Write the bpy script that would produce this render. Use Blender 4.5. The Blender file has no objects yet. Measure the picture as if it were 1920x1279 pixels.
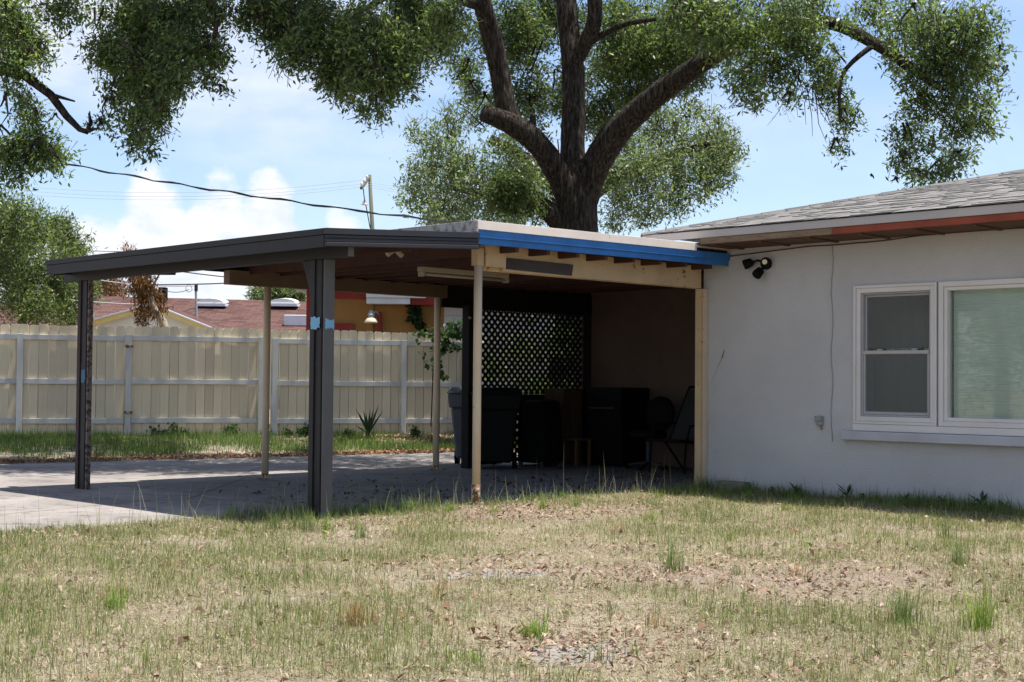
import bpy, bmesh, math, random
import numpy as np
from mathutils import Vector, Matrix
random.seed(7)
RNG = np.random.default_rng(11)
scene = bpy.context.scene
C = scene.collection

# ---------------------------------------------------------------- camera
FPX = 2650.0                       # focal length in photograph pixels (1920 wide)
CAMZ = 1.18
PITCH, ROLL = math.radians(1.62), math.radians(0.504)
_f = Vector((0, math.cos(PITCH), math.sin(PITCH)))
_u = Vector((0, -math.sin(PITCH), math.cos(PITCH)))
_r = Vector((1, 0, 0))
RT = math.cos(ROLL)*_r + math.sin(ROLL)*_u
UP = -math.sin(ROLL)*_r + math.cos(ROLL)*_u
cam = bpy.data.cameras.new('camera'); camo = bpy.data.objects.new('camera', cam); C.objects.link(camo)
cam.sensor_width = 36.0; cam.lens = FPX/1920*36.0; cam.clip_end = 3000; cam.clip_start = 0.1
camo.matrix_world = Matrix(((RT.x, UP.x, -_f.x, 0), (RT.y, UP.y, -_f.y, 0), (RT.z, UP.z, -_f.z, CAMZ), (0, 0, 0, 1)))
scene.camera = camo
def at(px, py, Y):
    """world point at ground distance Y seen at photograph pixel (px,py)"""
    d = RT*((px-960)/FPX) + UP*(-(py-639.5)/FPX) + _f
    return Vector((0, 0, CAMZ)) + d*(Y/d.y)

# house frame: u runs along the house wall towards the viewer's right, v away from the wall
UX = Vector((0.70215, -0.71203, 0)); VX = Vector((-0.71203, -0.70215, 0))
P0 = Vector((2.148, 15.966, 0))
def W(u, v, z=0.0): return P0 + UX*u + VX*v + Vector((0, 0, z))
def uvof(x, y):
    dx, dy = x-P0.x, y-P0.y
    return dx*UX.x+dy*UX.y, dx*VX.x+dy*VX.y

# ---------------------------------------------------------------- world, sun, exposure
SUNDIR = (UX*0.15 - VX*0.19 + Vector((0, 0, 1))).normalized()
el = math.asin(SUNDIR.z); az = math.atan2(SUNDIR.x, SUNDIR.y)
world = bpy.data.worlds.new('World'); scene.world = world; world.use_nodes = True
wn, wl = world.node_tree.nodes, world.node_tree.links
wn.clear()
wo = wn.new('ShaderNodeOutputWorld'); bg = wn.new('ShaderNodeBackground'); bg.inputs[1].default_value = 0.072
sky = wn.new('ShaderNodeTexSky'); sky.sky_type = 'NISHITA'; sky.sun_disc = False
sky.sun_elevation = el; sky.sun_rotation = az; sky.air_density = 1.15; sky.dust_density = .5; sky.ozone_density = 1.2
def wmath(op, a, b=None, clamp=False):
    n = wn.new('ShaderNodeMath'); n.operation = op; n.use_clamp = clamp
    for i, s in enumerate((a, b)):
        if s is None: continue
        if isinstance(s, (int, float)): n.inputs[i].default_value = s
        else: wl.new(s, n.inputs[i])
    return n.outputs[0]
def wrange(v, a, b, c, d, smooth=True):
    n = wn.new('ShaderNodeMapRange'); n.interpolation_type = 'SMOOTHSTEP' if smooth else 'LINEAR'
    wl.new(v, n.inputs[0])
    for i, k in enumerate((a, b, c, d)): n.inputs[i+1].default_value = k
    return n.outputs[0]
tc = wn.new('ShaderNodeTexCoord'); sep = wn.new('ShaderNodeSeparateXYZ'); wl.new(tc.outputs['Generated'], sep.inputs[0])
elev = wmath('ARCSINE', sep.outputs[2]); azim = wmath('ARCTAN2', sep.outputs[0], sep.outputs[1])
cmb = wn.new('ShaderNodeCombineXYZ'); wl.new(azim, cmb.inputs[0]); wl.new(wmath('MULTIPLY', elev, 1.5), cmb.inputs[1])
def wnoise(vec, scale, detail, rough, off=(0, 0, 0), sc=(1, 1, 1)):
    m = wn.new('ShaderNodeMapping'); m.inputs['Location'].default_value = off; m.inputs['Scale'].default_value = sc
    wl.new(vec, m.inputs[0])
    n = wn.new('ShaderNodeTexNoise'); wl.new(m.outputs[0], n.inputs['Vector'])
    n.inputs['Scale'].default_value = scale; n.inputs['Detail'].default_value = detail; n.inputs['Roughness'].default_value = rough
    return n.outputs[0]
# cumulus heaps low over the horizon, all the way round: (azimuth, half width, top elevation)
puff = wnoise(cmb.outputs[0], 26.0, 7, .58, (1.2, 4.0, 0))
HEAPS = [(-.375, .06, .128), (-.295, .050, .116), (-.250, .036, .146), (-.205, .042, .140), (-.172, .034, .150), (-.118, .030, .118), (-.07, .03, .09)]
_rs = random.Random(2); _a = .62
while _a < 5.7:
    HEAPS.append((_a if _a < 3.14 else _a-6.283, _rs.uniform(.05, .12), _rs.uniform(.07, .16))); _a += _rs.uniform(.08, .26)
hline = None
for a_, w_, t_ in HEAPS:
    k_ = wmath('DIVIDE', wmath('SUBTRACT', azim, a_), w_)
    h_ = wmath('MULTIPLY', wmath('SQRT', wmath('SUBTRACT', 1.0, wmath('MULTIPLY', k_, k_), True)), t_)
    hline = h_ if hline is None else wmath('MAXIMUM', hline, h_)
hz_ = wmath('ADD', hline, wmath('MULTIPLY', wmath('SUBTRACT', puff, .52), .075))
cum = wmath('MULTIPLY', wrange(wmath('SUBTRACT', hz_, elev), -.008, .018, 0, 1), .95)
wisp = wrange(wnoise(cmb.outputs[0], 3.2, 5, .5, (2.6, 1.1, 0), (1, 2.6, 1)), .34, .68, 0, .75)
wisp = wmath('MULTIPLY', wmath('MULTIPLY', wisp, wrange(azim, -.15, .30, 1, .25)), wrange(elev, .12, .20, .3, 1))
mask = wmath('MAXIMUM', cum, wisp)
ccol = wn.new('ShaderNodeMix'); ccol.data_type = 'RGBA'
wl.new(wrange(puff, .35, .6, 0, 1), ccol.inputs[0])
ccol.inputs[6].default_value = (5.7, 6.1, 7.0, 1); ccol.inputs[7].default_value = (6.9, 7.0, 7.3, 1)
smix = wn.new('ShaderNodeMix'); smix.data_type = 'RGBA'
sbl = wn.new('ShaderNodeMix'); sbl.data_type = 'RGBA'; sbl.blend_type = 'MULTIPLY'; sbl.inputs[0].default_value = 1; sbl.inputs[7].default_value = (1.03, 1.06, 1.20, 1)
wl.new(sky.outputs[0], sbl.inputs[6])
wl.new(mask, smix.inputs[0]); wl.new(sbl.outputs[2], smix.inputs[6]); wl.new(ccol.outputs[2], smix.inputs[7])
wl.new(smix.outputs[2], bg.inputs[0]); wl.new(bg.outputs[0], wo.inputs[0])

sun = bpy.data.lights.new('sun', 'SUN'); sun.energy = 4.8; sun.angle = math.radians(.53); sun.color = (1, .955, .88)
suno = bpy.data.objects.new('sun', sun); C.objects.link(suno)
suno.rotation_euler = (-SUNDIR).to_track_quat('-Z', 'Y').to_euler(); suno.location = (10, 10, 40)
vs = scene.view_settings
vs.view_transform = 'Standard'; vs.look = 'None'; vs.exposure = 1.1; vs.gamma = 1.0; vs.use_curve_mapping = False
scene.render.engine = 'CYCLES'
scene.cycles.max_bounces = 8; scene.cycles.transparent_max_bounces = 12

# ---------------------------------------------------------------- materials
def nd(nt, t, **k):
    n = nt.nodes.new(t)
    for a, b in k.items():
        if a in n.inputs: n.inputs[a].default_value = b
        else: setattr(n, a, b)
    return n
def base(name):
    m = bpy.data.materials.new(name); m.use_nodes = True
    nt = m.node_tree; b = nt.nodes['Principled BSDF']
    return m, nt, b
def ramp(nt, src, stops):
    r = nt.nodes.new('ShaderNodeValToRGB'); e = r.color_ramp.elements
    while len(e) < len(stops): e.new(.5)
    for i, (p, c) in enumerate(stops):
        e[i].position = p; e[i].color = (*c, 1) if len(c) == 3 else c
    nt.links.new(src, r.inputs[0]); return r
def coords(nt, scale=(1, 1, 1)):
    t = nd(nt, 'ShaderNodeTexCoord'); m = nd(nt, 'ShaderNodeMapping'); m.inputs['Scale'].default_value = scale
    nt.links.new(t.outputs['Object'], m.inputs[0]); return m.outputs[0]
def noise(nt, vec, scale, detail=4, rough=.55):
    n = nd(nt, 'ShaderNodeTexNoise'); n.inputs['Scale'].default_value = scale
    n.inputs['Detail'].default_value = detail; n.inputs['Roughness'].default_value = rough
    nt.links.new(vec, n.inputs['Vector']); return n.outputs[0]
def mixc(nt, fac, a, b, mode='MIX'):
    n = nt.nodes.new('ShaderNodeMix'); n.data_type = 'RGBA'; n.blend_type = mode
    for i, s in ((0, fac), (6, a), (7, b)):
        if isinstance(s, (int, float)): n.inputs[i].default_value = s
        elif isinstance(s, tuple): n.inputs[i].default_value = (*s, 1)
        else: nt.links.new(s, n.inputs[i])
    return n.outputs[2]
def bump(nt, b, h, strength=.3, dist=.01):
    n = nd(nt, 'ShaderNodeBump'); n.inputs['Strength'].default_value = strength; n.inputs['Distance'].default_value = dist
    nt.links.new(h, n.inputs['Height']); nt.links.new(n.outputs[0], b.inputs['Normal'])
def paint(name, col, rough=.6, var=.25, scale=3.0, dirt=None, dirt_amt=(.58, .72), dscale=9.0, bmp=.15, bscale=60, bd=.003, stretch=(1, 1, 1), rnd=0.0, metal=0.0, spec=.35):
    """painted / worn surface: base tone with large soft variation and chips or stains with shapes of their own"""
    m, nt, b = base(name)
    v = coords(nt, stretch)
    n1 = noise(nt, v, scale, 5, .6)
    lo = tuple(c*(1-var) for c in col); hi = tuple(min(1, c*(1+var*.6)) for c in col)
    c = ramp(nt, n1, [(.3, lo), (.7, hi)]).outputs[0]
    if rnd:
        oi = nd(nt, 'ShaderNodeObjectInfo')
        rr = ramp(nt, oi.outputs['Random'], [(0, (1-rnd,)*3), (1, (1+rnd*.3,)*3)]).outputs[0]
        c = mixc(nt, 1.0, c, rr, 'MULTIPLY')
    if dirt:
        n2 = noise(nt, v, dscale, 8, .68)
        mk = ramp(nt, n2, [(dirt_amt[0], (0, 0, 0)), (dirt_amt[1], (1, 1, 1))]).outputs[0]
        c = mixc(nt, mk, c, dirt)
    nt.links.new(c, b.inputs['Base Color'])
    b.inputs['Roughness'].default_value = rough; b.inputs['Metallic'].default_value = metal
    b.inputs['Specular IOR Level'].default_value = spec
    if bmp: bump(nt, b, noise(nt, v, bscale, 4, .6), bmp, bd)
    return m
M = {}
M['stucco'] = paint('stucco', (.50, .492, .48), .88, .10, .9, (.44, .43, .41), (.58, .80), 3.1, 1.0, 75, .012)
M['trim_white'] = paint('trim_white', (.62, .59, .56), .45, .10, 2, (.40, .34, .27), (.70, .76), 14, .08, 30, .002)
M['sill'] = paint('sill', (.43, .43, .45), .8, .12, 3, (.33, .32, .30), (.68, .76), 12, .4, 40, .004)
M['alu'] = paint('alu', (.36, .35, .36), .45, .10, 5, None, bmp=.05)
M['fascia_gray'] = paint('fascia_gray', (.42, .385, .36), .55, .10, 1.2, (.36, .32, .28), (.66, .76), 5, .1, 40)
M['bare_wood'] = paint('bare_wood', (.24, .17, .105), .75, .3, 3, (.13, .05, .03), (.50, .64), 6, .25, 40, .004, (1, 1, 6))
M['red_wood'] = paint('red_wood', (.25, .050, .022), .6, .3, 3, (.15, .045, .026), (.6, .75), 6, .2, 40, .004)
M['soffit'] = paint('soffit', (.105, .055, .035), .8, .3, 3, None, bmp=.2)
M['blue'] = paint('blue', (.030, .150, .40), .55, .25, 3.2, (.10, .17, .27), (.61, .70), 9, .18, 30, .003)
M['flash'] = paint('flash', (.72, .63, .54), .5, .12, 2.5, (.16, .10, .06), (.64, .72), 7, .12, 25, .004)
M['gravel_edge'] = paint('gravel_edge', (.46, .42, .38), .9, .25, 6, (.14, .12, .11), (.48, .62), 9, .5, 60, .01)
M['rooftop'] = paint('rooftop', (.50, .48, .45), .9, .2, 1.5, (.2, .18, .16), (.55, .75), 2, .4, 80, .01)
M['cream'] = paint('cream', (.50, .36, .205), .6, .16, 2.5, (.12, .055, .028), (.635, .665), 9, .15, 40, .003, rnd=.05)
M['cream_post'] = paint('cream_post', (.56, .45, .31), .5, .10, 2.5, (.11, .05, .028), (.655, .685), 17, .15, 40, .003)
M['cream_shaded'] = paint('cream_shaded', (.19, .125, .075), .7, .15, 2.5, (.06, .035, .02), (.66, .7), 10, .15, 40, .003)  # the rear beam's cream, darkened to paint in the shade under the roof
M['rust'] = paint('rust', (.17, .065, .03), .85, .4, 12, (.60, .52, .38), (.50, .56), 22, .5, 80, .004)
M['dark_paint'] = paint('dark_paint', (.013, .012, .013), .55, .18, 2, (.03, .028, .028), (.66, .8), 6, .1, 30, .003)
M['dark_trim'] = paint('dark_trim', (.027, .026, .029), .45, .15, 2, None, bmp=.06)
M['light_gray'] = paint('light_gray', (.095, .092, .088), .6, .15, 3, (.10, .09, .085), (.6, .72), 10, .15, 30)  # near post's lit side painted in; also the grey beam end
M['dark_brown'] = paint('dark_brown', (.035, .020, .018), .7, .25, 3, (.10, .06, .05), (.6, .75), 8, .2, 30)
M['peeled'] = paint('peeled', (.20, .16, .13), .85, .3, 8, (.045, .03, .025), (.47, .55), 26, .5, 60, .005)
M['skyblue_patch'] = paint('skyblue_patch', (.19, .42, .60), .6, .15, 8, (.04, .06, .09), (.60, .65), 26, .2, 40)
M['teal_patch'] = paint('teal_patch', (.045, .13, .20), .6, .15, 8, (.03, .04, .06), (.58, .65), 26, .2, 40)
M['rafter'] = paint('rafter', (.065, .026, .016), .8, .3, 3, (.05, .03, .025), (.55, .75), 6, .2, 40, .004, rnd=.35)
M['deck_under'] = paint('deck_under', (.030, .017, .013), .85, .3, 3, None, bmp=.2, rnd=.3)  # dark brown, deepened to stand in for shade under the roofs
M['black_panel'] = paint('black_panel', (.050, .042, .036), .7, .25, 4, (.11, .09, .07), (.62, .7), 8, .15, 30)
M['fixture'] = paint('fixture', (.33, .28, .21), .5, .1, 4, (.26, .2, .13), (.62, .75), 9, .05)
M['black_wood'] = paint('black_wood', (.007, .0065, .006), .85, .3, 5, None, bmp=.2)
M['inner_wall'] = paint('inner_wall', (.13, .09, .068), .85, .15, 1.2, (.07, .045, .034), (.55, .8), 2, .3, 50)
M['picket'] = paint('picket', (.72, .605, .42), .7, .10, 2.5, (.50, .42, .27), (.60, .80), 4, .2, 30, .003, (3, 3, .6), rnd=.20)
M['fence_gray'] = paint('fence_gray', (.52, .515, .49), .7, .10, 3, (.30, .34, .33), (.6, .75), 6, .2, 30, .003, rnd=.08)
M['orange_wall'] = paint('orange_wall', (.30, .150, .042), .85, .15, 1.4, (.19, .09, .03), (.60, .75), 2.2, .3, 30)
M['white_block'] = paint('white_block', (.50, .48, .46), .85, .12, 2, (.3, .29, .28), (.6, .7), 4, .4, 20)
M['red_trim'] = paint('red_trim', (.24, .020, .016), .6, .15, 3, None, bmp=.1)
M['white_metal'] = paint('white_metal', (.66, .68, .72), .5, .1, 3, (.3, .28, .26), (.66, .74), 6, .08)
M['yellow_trim'] = paint('yellow_trim', (.70, .55, .22), .6, .1, 3, None, bmp=.1)
M['far_white'] = paint('far_white', (.70, .68, .64), .85, .08, 2, None, bmp=.2)
M['skylight'] = paint('skylight', (.78, .77, .72), .35, .04, 2, None, bmp=0)
M['pole_wood'] = paint('pole_wood', (.10, .105, .075), .85, .25, 2, (.055, .06, .04), (.55, .7), 4, .4, 20, .01, (1, 1, .2))
M['grey_metal'] = paint('grey_metal', (.33, .34, .36), .5, .15, 4, None, bmp=.05)
M['dull_metal'] = paint('dull_metal', (.05, .052, .055), .5, .15, 4, None, bmp=.05)
M['wire'] = paint('wire', (.035, .035, .035), .6, .1, 4, None, bmp=0)
M['wire_pale'] = paint('wire_pale', (.30, .30, .29), .6, .1, 4, None, bmp=0)
M['plastic_black'] = paint('plastic_black', (.005, .0052, .0055), .7, .1, 4, None, bmp=.05, spec=.12)
M['plastic_gray'] = paint('plastic_gray', (.090, .10, .115), .5, .1, 4, (.05, .055, .06), (.6, .75), 5, .1)
M['lens'] = paint('lens', (.72, .62, .52), .3, .02, 4, None, bmp=0)
M['cushion'] = paint('cushion', (.035, .036, .033), .9, .15, 6, None, bmp=.3)
M['brown_wood'] = paint('brown_wood', (.06, .034, .017), .7, .3, 3, (.06, .035, .02), (.55, .7), 5, .2, 30, .003, (6, 6, .8))
M['yellow_wood'] = paint('yellow_wood', (.10, .06, .022), .7, .2, 3, None, bmp=.2)
M['appliance'] = paint('appliance', (.008, .008, .008), .7, .15, 3, None, bmp=.05, spec=.12)
M['block'] = paint('block', (.20, .20, .14), .95, .3, 8, (.09, .10, .05), (.5, .65), 12, .6, 50, .008)
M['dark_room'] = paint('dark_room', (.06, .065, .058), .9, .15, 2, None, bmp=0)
M['blind'] = paint('blind', (.66, .68, .63), .6, .06, 1.2, None, bmp=0)
M['electrical'] = paint('electrical', (.30, .31, .31), .5, .2, 12, (.12, .13, .12), (.55, .65), 30, .1)

def concrete(name, c1, c2, c3, scale):
    m, nt, b = base(name); v = coords(nt)
    n1 = noise(nt, v, scale, 6, .6)
    c = ramp(nt, n1, [(.28, c1), (.50, c2), (.72, c3)]).outputs[0]
    n2 = noise(nt, v, scale*6, 8, .7)
    c = mixc(nt, ramp(nt, n2, [(.52, (0, 0, 0)), (.68, (.8, .8, .8))]).outputs[0], c, tuple(x*.45 for x in c1))
    sp = noise(nt, v, 140, 2, .7)
    c = mixc(nt, .6, c, ramp(nt, sp, [(.30, (.52, .52, .52)), (.62, (1, 1, 1))]).outputs[0], 'MULTIPLY')
    vo = nd(nt, 'ShaderNodeTexVoronoi', feature='DISTANCE_TO_EDGE'); vo.inputs['Scale'].default_value = .33
    wv = mixc(nt, .20, v, noise(nt, v, 2.5, 4, .6), 'ADD'); nt.links.new(wv, vo.inputs['Vector'])
    ck = ramp(nt, vo.outputs['Distance'], [(.0, (.25, .25, .25)), (.006, (1, 1, 1))]).outputs[0]
    c = mixc(nt, .75, c, ck, 'MULTIPLY')
    nt.links.new(c, b.inputs['Base Color']); b.inputs['Roughness'].default_value = .92
    b.inputs['Specular IOR Level'].default_value = .2
    bump(nt, b, noise(nt, v, 90, 4, .7), .5, .006); return m
M['slab'] = concrete('slab', (.14, .133, .127), (.20, .188, .18), (.25, .235, .225), .8)  # concrete toned darker than the drive, standing in for the carport's shade
M['drive'] = concrete('drive', (.155, .14, .13), (.24, .216, .20), (.31, .28, .26), .9)

def ground_mat():
    m, nt, b = base('lawn_soil'); v = coords(nt)
    n1 = noise(nt, v, 1.1, 6, .65); n2 = noise(nt, v, 24, 6, .7); n3 = noise(nt, v, .6, 4, .6)
    c = ramp(nt, n1, [(.30, (.165, .138, .095)), (.50, (.25, .212, .16)), (.62, (.31, .268, .22)), (.70, (.40, .375, .34))]).outputs[0]
    c = mixc(nt, .75, c, ramp(nt, n2, [(.3, (.45, .42, .38)), (.62, (1.05, 1.02, 1))]).outputs[0], 'MULTIPLY')
    b_at = nd(nt, 'ShaderNodeAttribute'); b_at.attribute_name = 'bare'
    bs = nd(nt, 'ShaderNodeMath', operation='ADD'); nt.links.new(b_at.outputs['Fac'], bs.inputs[0]); nt.links.new(noise(nt, v, 3, 6, .7), bs.inputs[1])
    c = mixc(nt, ramp(nt, bs.outputs[0], [(.75, (0, 0, 0)), (1.15, (.9, .9, .9))]).outputs[0], c, mixc(nt, n2, (.14, .10, .08), (.30, .245, .205)))
    c = mixc(nt, ramp(nt, n3, [(.55, (0, 0, 0)), (.75, (.6, .6, .6))]).outputs[0], c, (.17, .17, .06))
    at_ = nd(nt, 'ShaderNodeAttribute'); at_.attribute_name = 'sand'
    sn = nd(nt, 'ShaderNodeMath', operation='ADD'); nt.links.new(at_.outputs['Fac'], sn.inputs[0]); nt.links.new(noise(nt, v, 5, 5, .65), sn.inputs[1])
    c = mixc(nt, ramp(nt, sn.outputs[0], [(.80, (0, 0, 0)), (1.0, (.9, .9, .9))]).outputs[0], c, mixc(nt, n2, (.17, .158, .145), (.31, .295, .28)))
    nt.links.new(c, b.inputs['Base Color']); b.inputs['Roughness'].default_value = .95; b.inputs['Specular IOR Level'].default_value = .1
    bump(nt, b, n2, .9, .03); return m
M['soil'] = ground_mat()

def leafy(name, trans=.35, rough=.5, spec=.35):
    """thin leaf or blade: colour per piece from the mesh, light passes through"""
    m, nt, b = base(name)
    a = nd(nt, 'ShaderNodeAttribute'); a.attribute_name = 'col'
    nt.links.new(a.outputs['Color'], b.inputs['Base Color']); b.inputs['Roughness'].default_value = rough
    b.inputs['Specular IOR Level'].default_value = spec
    t = nd(nt, 'ShaderNodeBsdfTranslucent')
    h = nd(nt, 'ShaderNodeHueSaturation'); h.inputs['Saturation'].default_value = 1.15; h.inputs['Value'].default_value = 1.5; h.inputs['Hue'].default_value = .49
    nt.links.new(a.outputs['Color'], h.inputs['Color']); nt.links.new(h.outputs[0], t.inputs[0])
    mx = nd(nt, 'ShaderNodeMixShader'); mx.inputs[0].default_value = trans
    nt.links.new(b.outputs[0], mx.inputs[1]); nt.links.new(t.outputs[0], mx.inputs[2])
    nt.links.new(mx.outputs[0], nt.nodes['Material Output'].inputs[0]); return m
M['leaf'] = leafy('leaf', .44, .45, .45); M['grass'] = leafy('grass', .30, .6, .2); M['litter'] = leafy('litter', .12, .8, .15)

def bark():
    m, nt, b = base('bark'); v = coords(nt, (1, 1, .16))
    n1 = noise(nt, v, 24, 8, .72); n2 = noise(nt, coords(nt), 2, 4, .6)
    c = ramp(nt, n1, [(.36, (.010, .008, .007)), (.5, (.040, .032, .026)), (.64, (.105, .088, .074))]).outputs[0]
    c = mixc(nt, ramp(nt, n2, [(.52, (0, 0, 0)), (.7, (.55, .55, .55))]).outputs[0], c, (.035, .036, .022))
    nt.links.new(c, b.inputs['Base Color']); b.inputs['Roughness'].default_value = .95; b.inputs['Specular IOR Level'].default_value = .1
    vo = nd(nt, 'ShaderNodeTexVoronoi'); vo.inputs['Scale'].default_value = 22; nt.links.new(v, vo.inputs['Vector'])
    mx = nd(nt, 'ShaderNodeMath', operation='ADD'); nt.links.new(n1, mx.inputs[0]); nt.links.new(vo.outputs['Distance'], mx.inputs[1])
    bump(nt, b, mx.outputs[0], 1.0, .06); return m
M['bark'] = bark()
M['dead_bark'] = paint('dead_bark', (.36, .29, .21), .9, .3, 4, (.16, .12, .08), (.5, .65), 8, .4, 40, .01)

def shingle(name, stops, per_object=True, rows=None):
    m, nt, b = base(name); v = coords(nt)
    if per_object: src = nd(nt, 'ShaderNodeObjectInfo').outputs['Random']
    else:
        bk = nd(nt, 'ShaderNodeTexBrick'); bk.inputs['Scale'].default_value = 1.0
        bk.inputs['Brick Width'].default_value = rows[0]; bk.inputs['Row Height'].default_value = rows[1]; bk.inputs['Mortar Size'].default_value = .012
        bk.inputs['Color1'].default_value = (.1, .1, .1, 1); bk.inputs['Color2'].default_value = (.95, .95, .95, 1); bk.inputs['Mortar'].default_value = (0, 0, 0, 1)
        nt.links.new(v, bk.inputs['Vector']); src = bk.outputs['Color']
    c = ramp(nt, src, stops).outputs[0]
    g = noise(nt, v, 180, 2, .8)
    c = mixc(nt, .7, c, ramp(nt, g, [(.3, (.55, .55, .55)), (.65, (1.1, 1.1, 1.1))]).outputs[0], 'MULTIPLY')
    nt.links.new(c, b.inputs['Base Color']); b.inputs['Roughness'].default_value = .95; b.inputs['Specular IOR Level'].default_value = .15
    bump(nt, b, g, .5, .004); return m
M['shingle'] = shingle('shingle', [(0, (.105, .10, .097)), (.22, (.150, .144, .139)), (.7, (.178, .170, .164)), (1, (.20, .191, .184))])
M['hip'] = shingle('hip', [(0, (.09, .086, .084)), (1, (.15, .143, .14))])
M['shingle_far'] = shingle('shingle_far', [(0, (.12, .115, .11)), (1, (.20, .191, .185))], False, (.3, .145))
M['brown_roof'] = shingle('brown_roof', [(0, (.060, .030, .026)), (.5, (.098, .052, .045)), (1, (.125, .07, .06))], False, (.45, .20))

def glass(name, tint, refl):
    m, nt, b = base(name); nt.nodes.remove(b)
    t = nd(nt, 'ShaderNodeBsdfTransparent'); t.inputs[0].default_value = (*tint, 1)
    g = nd(nt, 'ShaderNodeBsdfGlossy'); g.inputs['Roughness'].default_value = .02; g.inputs[0].default_value = (.9, .95, .92, 1)
    f = nd(nt, 'ShaderNodeFresnel'); f.inputs[0].default_value = refl
    mx = nd(nt, 'ShaderNodeMixShader'); nt.links.new(f.outputs[0], mx.inputs[0])
    nt.links.new(t.outputs[0], mx.inputs[1]); nt.links.new(g.outputs[0], mx.inputs[2])
    nt.links.new(mx.outputs[0], nt.nodes['Material Output'].inputs[0]); return m
M['glass'] = glass('glass', (.95, .985, .965), 1.5)
def screen():
    m, nt, b = base('insect_screen')
    b.inputs['Base Color'].default_value = (.15, .158, .145, 1); b.inputs['Roughness'].default_value = .9
    t = nd(nt, 'ShaderNodeBsdfTransparent'); mx = nd(nt, 'ShaderNodeMixShader'); mx.inputs[0].default_value = .5
    nt.links.new(t.outputs[0], mx.inputs[1]); nt.links.new(b.outputs[0], mx.inputs[2]); nt.links.new(mx.outputs[0], nt.nodes['Material Output'].inputs[0]); return m
M['screen'] = screen()

# ---------------------------------------------------------------- mesh helpers
ORG = {}
def tag(o, label, cat, group=None, kind=None):
    if label: o['label'] = label
    if cat: o['category'] = cat
    if group: o['group'] = group
    if kind: o['kind'] = kind
    return o
def thing(name, label, cat, loc, group=None):
    o = bpy.data.objects.new(name, None); o.empty_display_size = .2; C.objects.link(o)
    o.location = loc; ORG[o] = Vector(loc); tag(o, label, cat, group); return o
IDT = lambda a, b, c: Vector((a, b, c))
class MB:
    def __init__(s, T=IDT): s.v = []; s.f = []; s.T = T
    def add(s, vs, fs):
        o = len(s.v); s.v += [Vector(p) for p in vs]; s.f += [tuple(i+o for i in f) for f in fs]; return s
    def hexa(s, p):
        return s.add(p, [(0, 3, 2, 1), (4, 5, 6, 7), (0, 1, 5, 4), (1, 2, 6, 5), (2, 3, 7, 6), (3, 0, 4, 7)])
    def box(s, a, b):
        (x0, y0, z0), (x1, y1, z1) = a, b; T = s.T
        return s.hexa([T(x0, y0, z0), T(x1, y0, z0), T(x1, y1, z0), T(x0, y1, z0), T(x0, y0, z1), T(x1, y0, z1), T(x1, y1, z1), T(x0, y1, z1)])
    def beam(s, p, q, w, h, up=Vector((0, 0, 1))):
        """square bar from p to q (world points)"""
        p, q = Vector(p), Vector(q); d = (q-p).normalized(); sd = d.cross(up)
        if sd.length < 1e-4: sd = d.cross(Vector((1, 0, 0)))
        sd.normalize(); n = sd.cross(d)
        a = [p+sd*x*w/2+n*y*h/2 for x, y in ((-1, -1), (1, -1), (1, 1), (-1, 1))]
        b = [r+(q-p) for r in a]
        return s.hexa(a+b)
    def tube(s, pts, rad, n=8, cap=True, wob=0.0, seed=0):
        pts = [Vector(p) for p in pts]
        if isinstance(rad, (int, float)): rad = [rad]*len(pts)
        rg = random.Random(seed); o = len(s.v); ref = None
        ph = [rg.uniform(-1, 1) for _ in range(n)]
        for i, p in enumerate(pts):
            d = (pts[min(i+1, len(pts)-1)]-pts[max(i-1, 0)]).normalized()
            if ref is None:
                ref = d.cross(Vector((0, 0, 1)))
                if ref.length < .2: ref = d.cross(Vector((1, 0, 0)))
            ref = (ref-d*ref.dot(d)).normalized(); b2 = d.cross(ref)
            for k in range(n):
                a = 2*math.pi*k/n; r = rad[i]*(1+wob*(.6*ph[k]+.5*rg.uniform(-1, 1)))
                s.v.append(p+(ref*math.cos(a)+b2*math.sin(a))*r)
        for i in range(len(pts)-1):
            for k in range(n):
                k2 = (k+1) % n
                s.f.append((o+i*n+k, o+i*n+k2, o+(i+1)*n+k2, o+(i+1)*n+k))
        if cap:
            s.f.append(tuple(o+k for k in range(n))[::-1]); s.f.append(tuple(o+(len(pts)-1)*n+k for k in range(n)))
        return s
    def lathe(s, c, prof, n=16, axis=Vector((0, 0, 1))):
        """profile of (radius, height) about an axis through c"""
        axis = Vector(axis).normalized(); a = axis.orthogonal().normalized(); b = axis.cross(a); o = len(s.v)
        for r, h in prof:
            for k in range(n):
                t = 2*math.pi*k/n; s.v.append(Vector(c)+axis*h+(a*math.cos(t)+b*math.sin(t))*r)
        for i in range(len(prof)-1):
            for k in range(n):
                k2 = (k+1) % n; s.f.append((o+i*n+k, o+i*n+k2, o+(i+1)*n+k2, o+(i+1)*n+k))
        s.f.append(tuple(o+k for k in range(n))[::-1]); s.f.append(tuple(o+(len(prof)-1)*n+k for k in range(n)))
        return s
    def build(s, name, mat, parent=None, bevel=0.0, smooth=False, fix=True):
        off = ORG.get(parent, Vector((0, 0, 0)))
        me = bpy.data.meshes.new(name); me.from_pydata([tuple(p-off) for p in s.v], [], s.f)
        if fix:
            bm = bmesh.new(); bm.from_mesh(me); bmesh.ops.recalc_face_normals(bm, faces=bm.faces); bm.to_mesh(me); bm.free()
        me.materials.append(M[mat])
        if smooth: me.polygons.foreach_set('use_smooth', [True]*len(me.polygons))
        o = bpy.data.objects.new(name, me); C.objects.link(o)
        if parent: o.parent = parent
        ORG[o] = off
        if bevel:
            b = o.modifiers.new('bevel', 'BEVEL'); b.width = bevel; b.segments = 2; b.limit_method = 'ANGLE'
        return o
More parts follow.
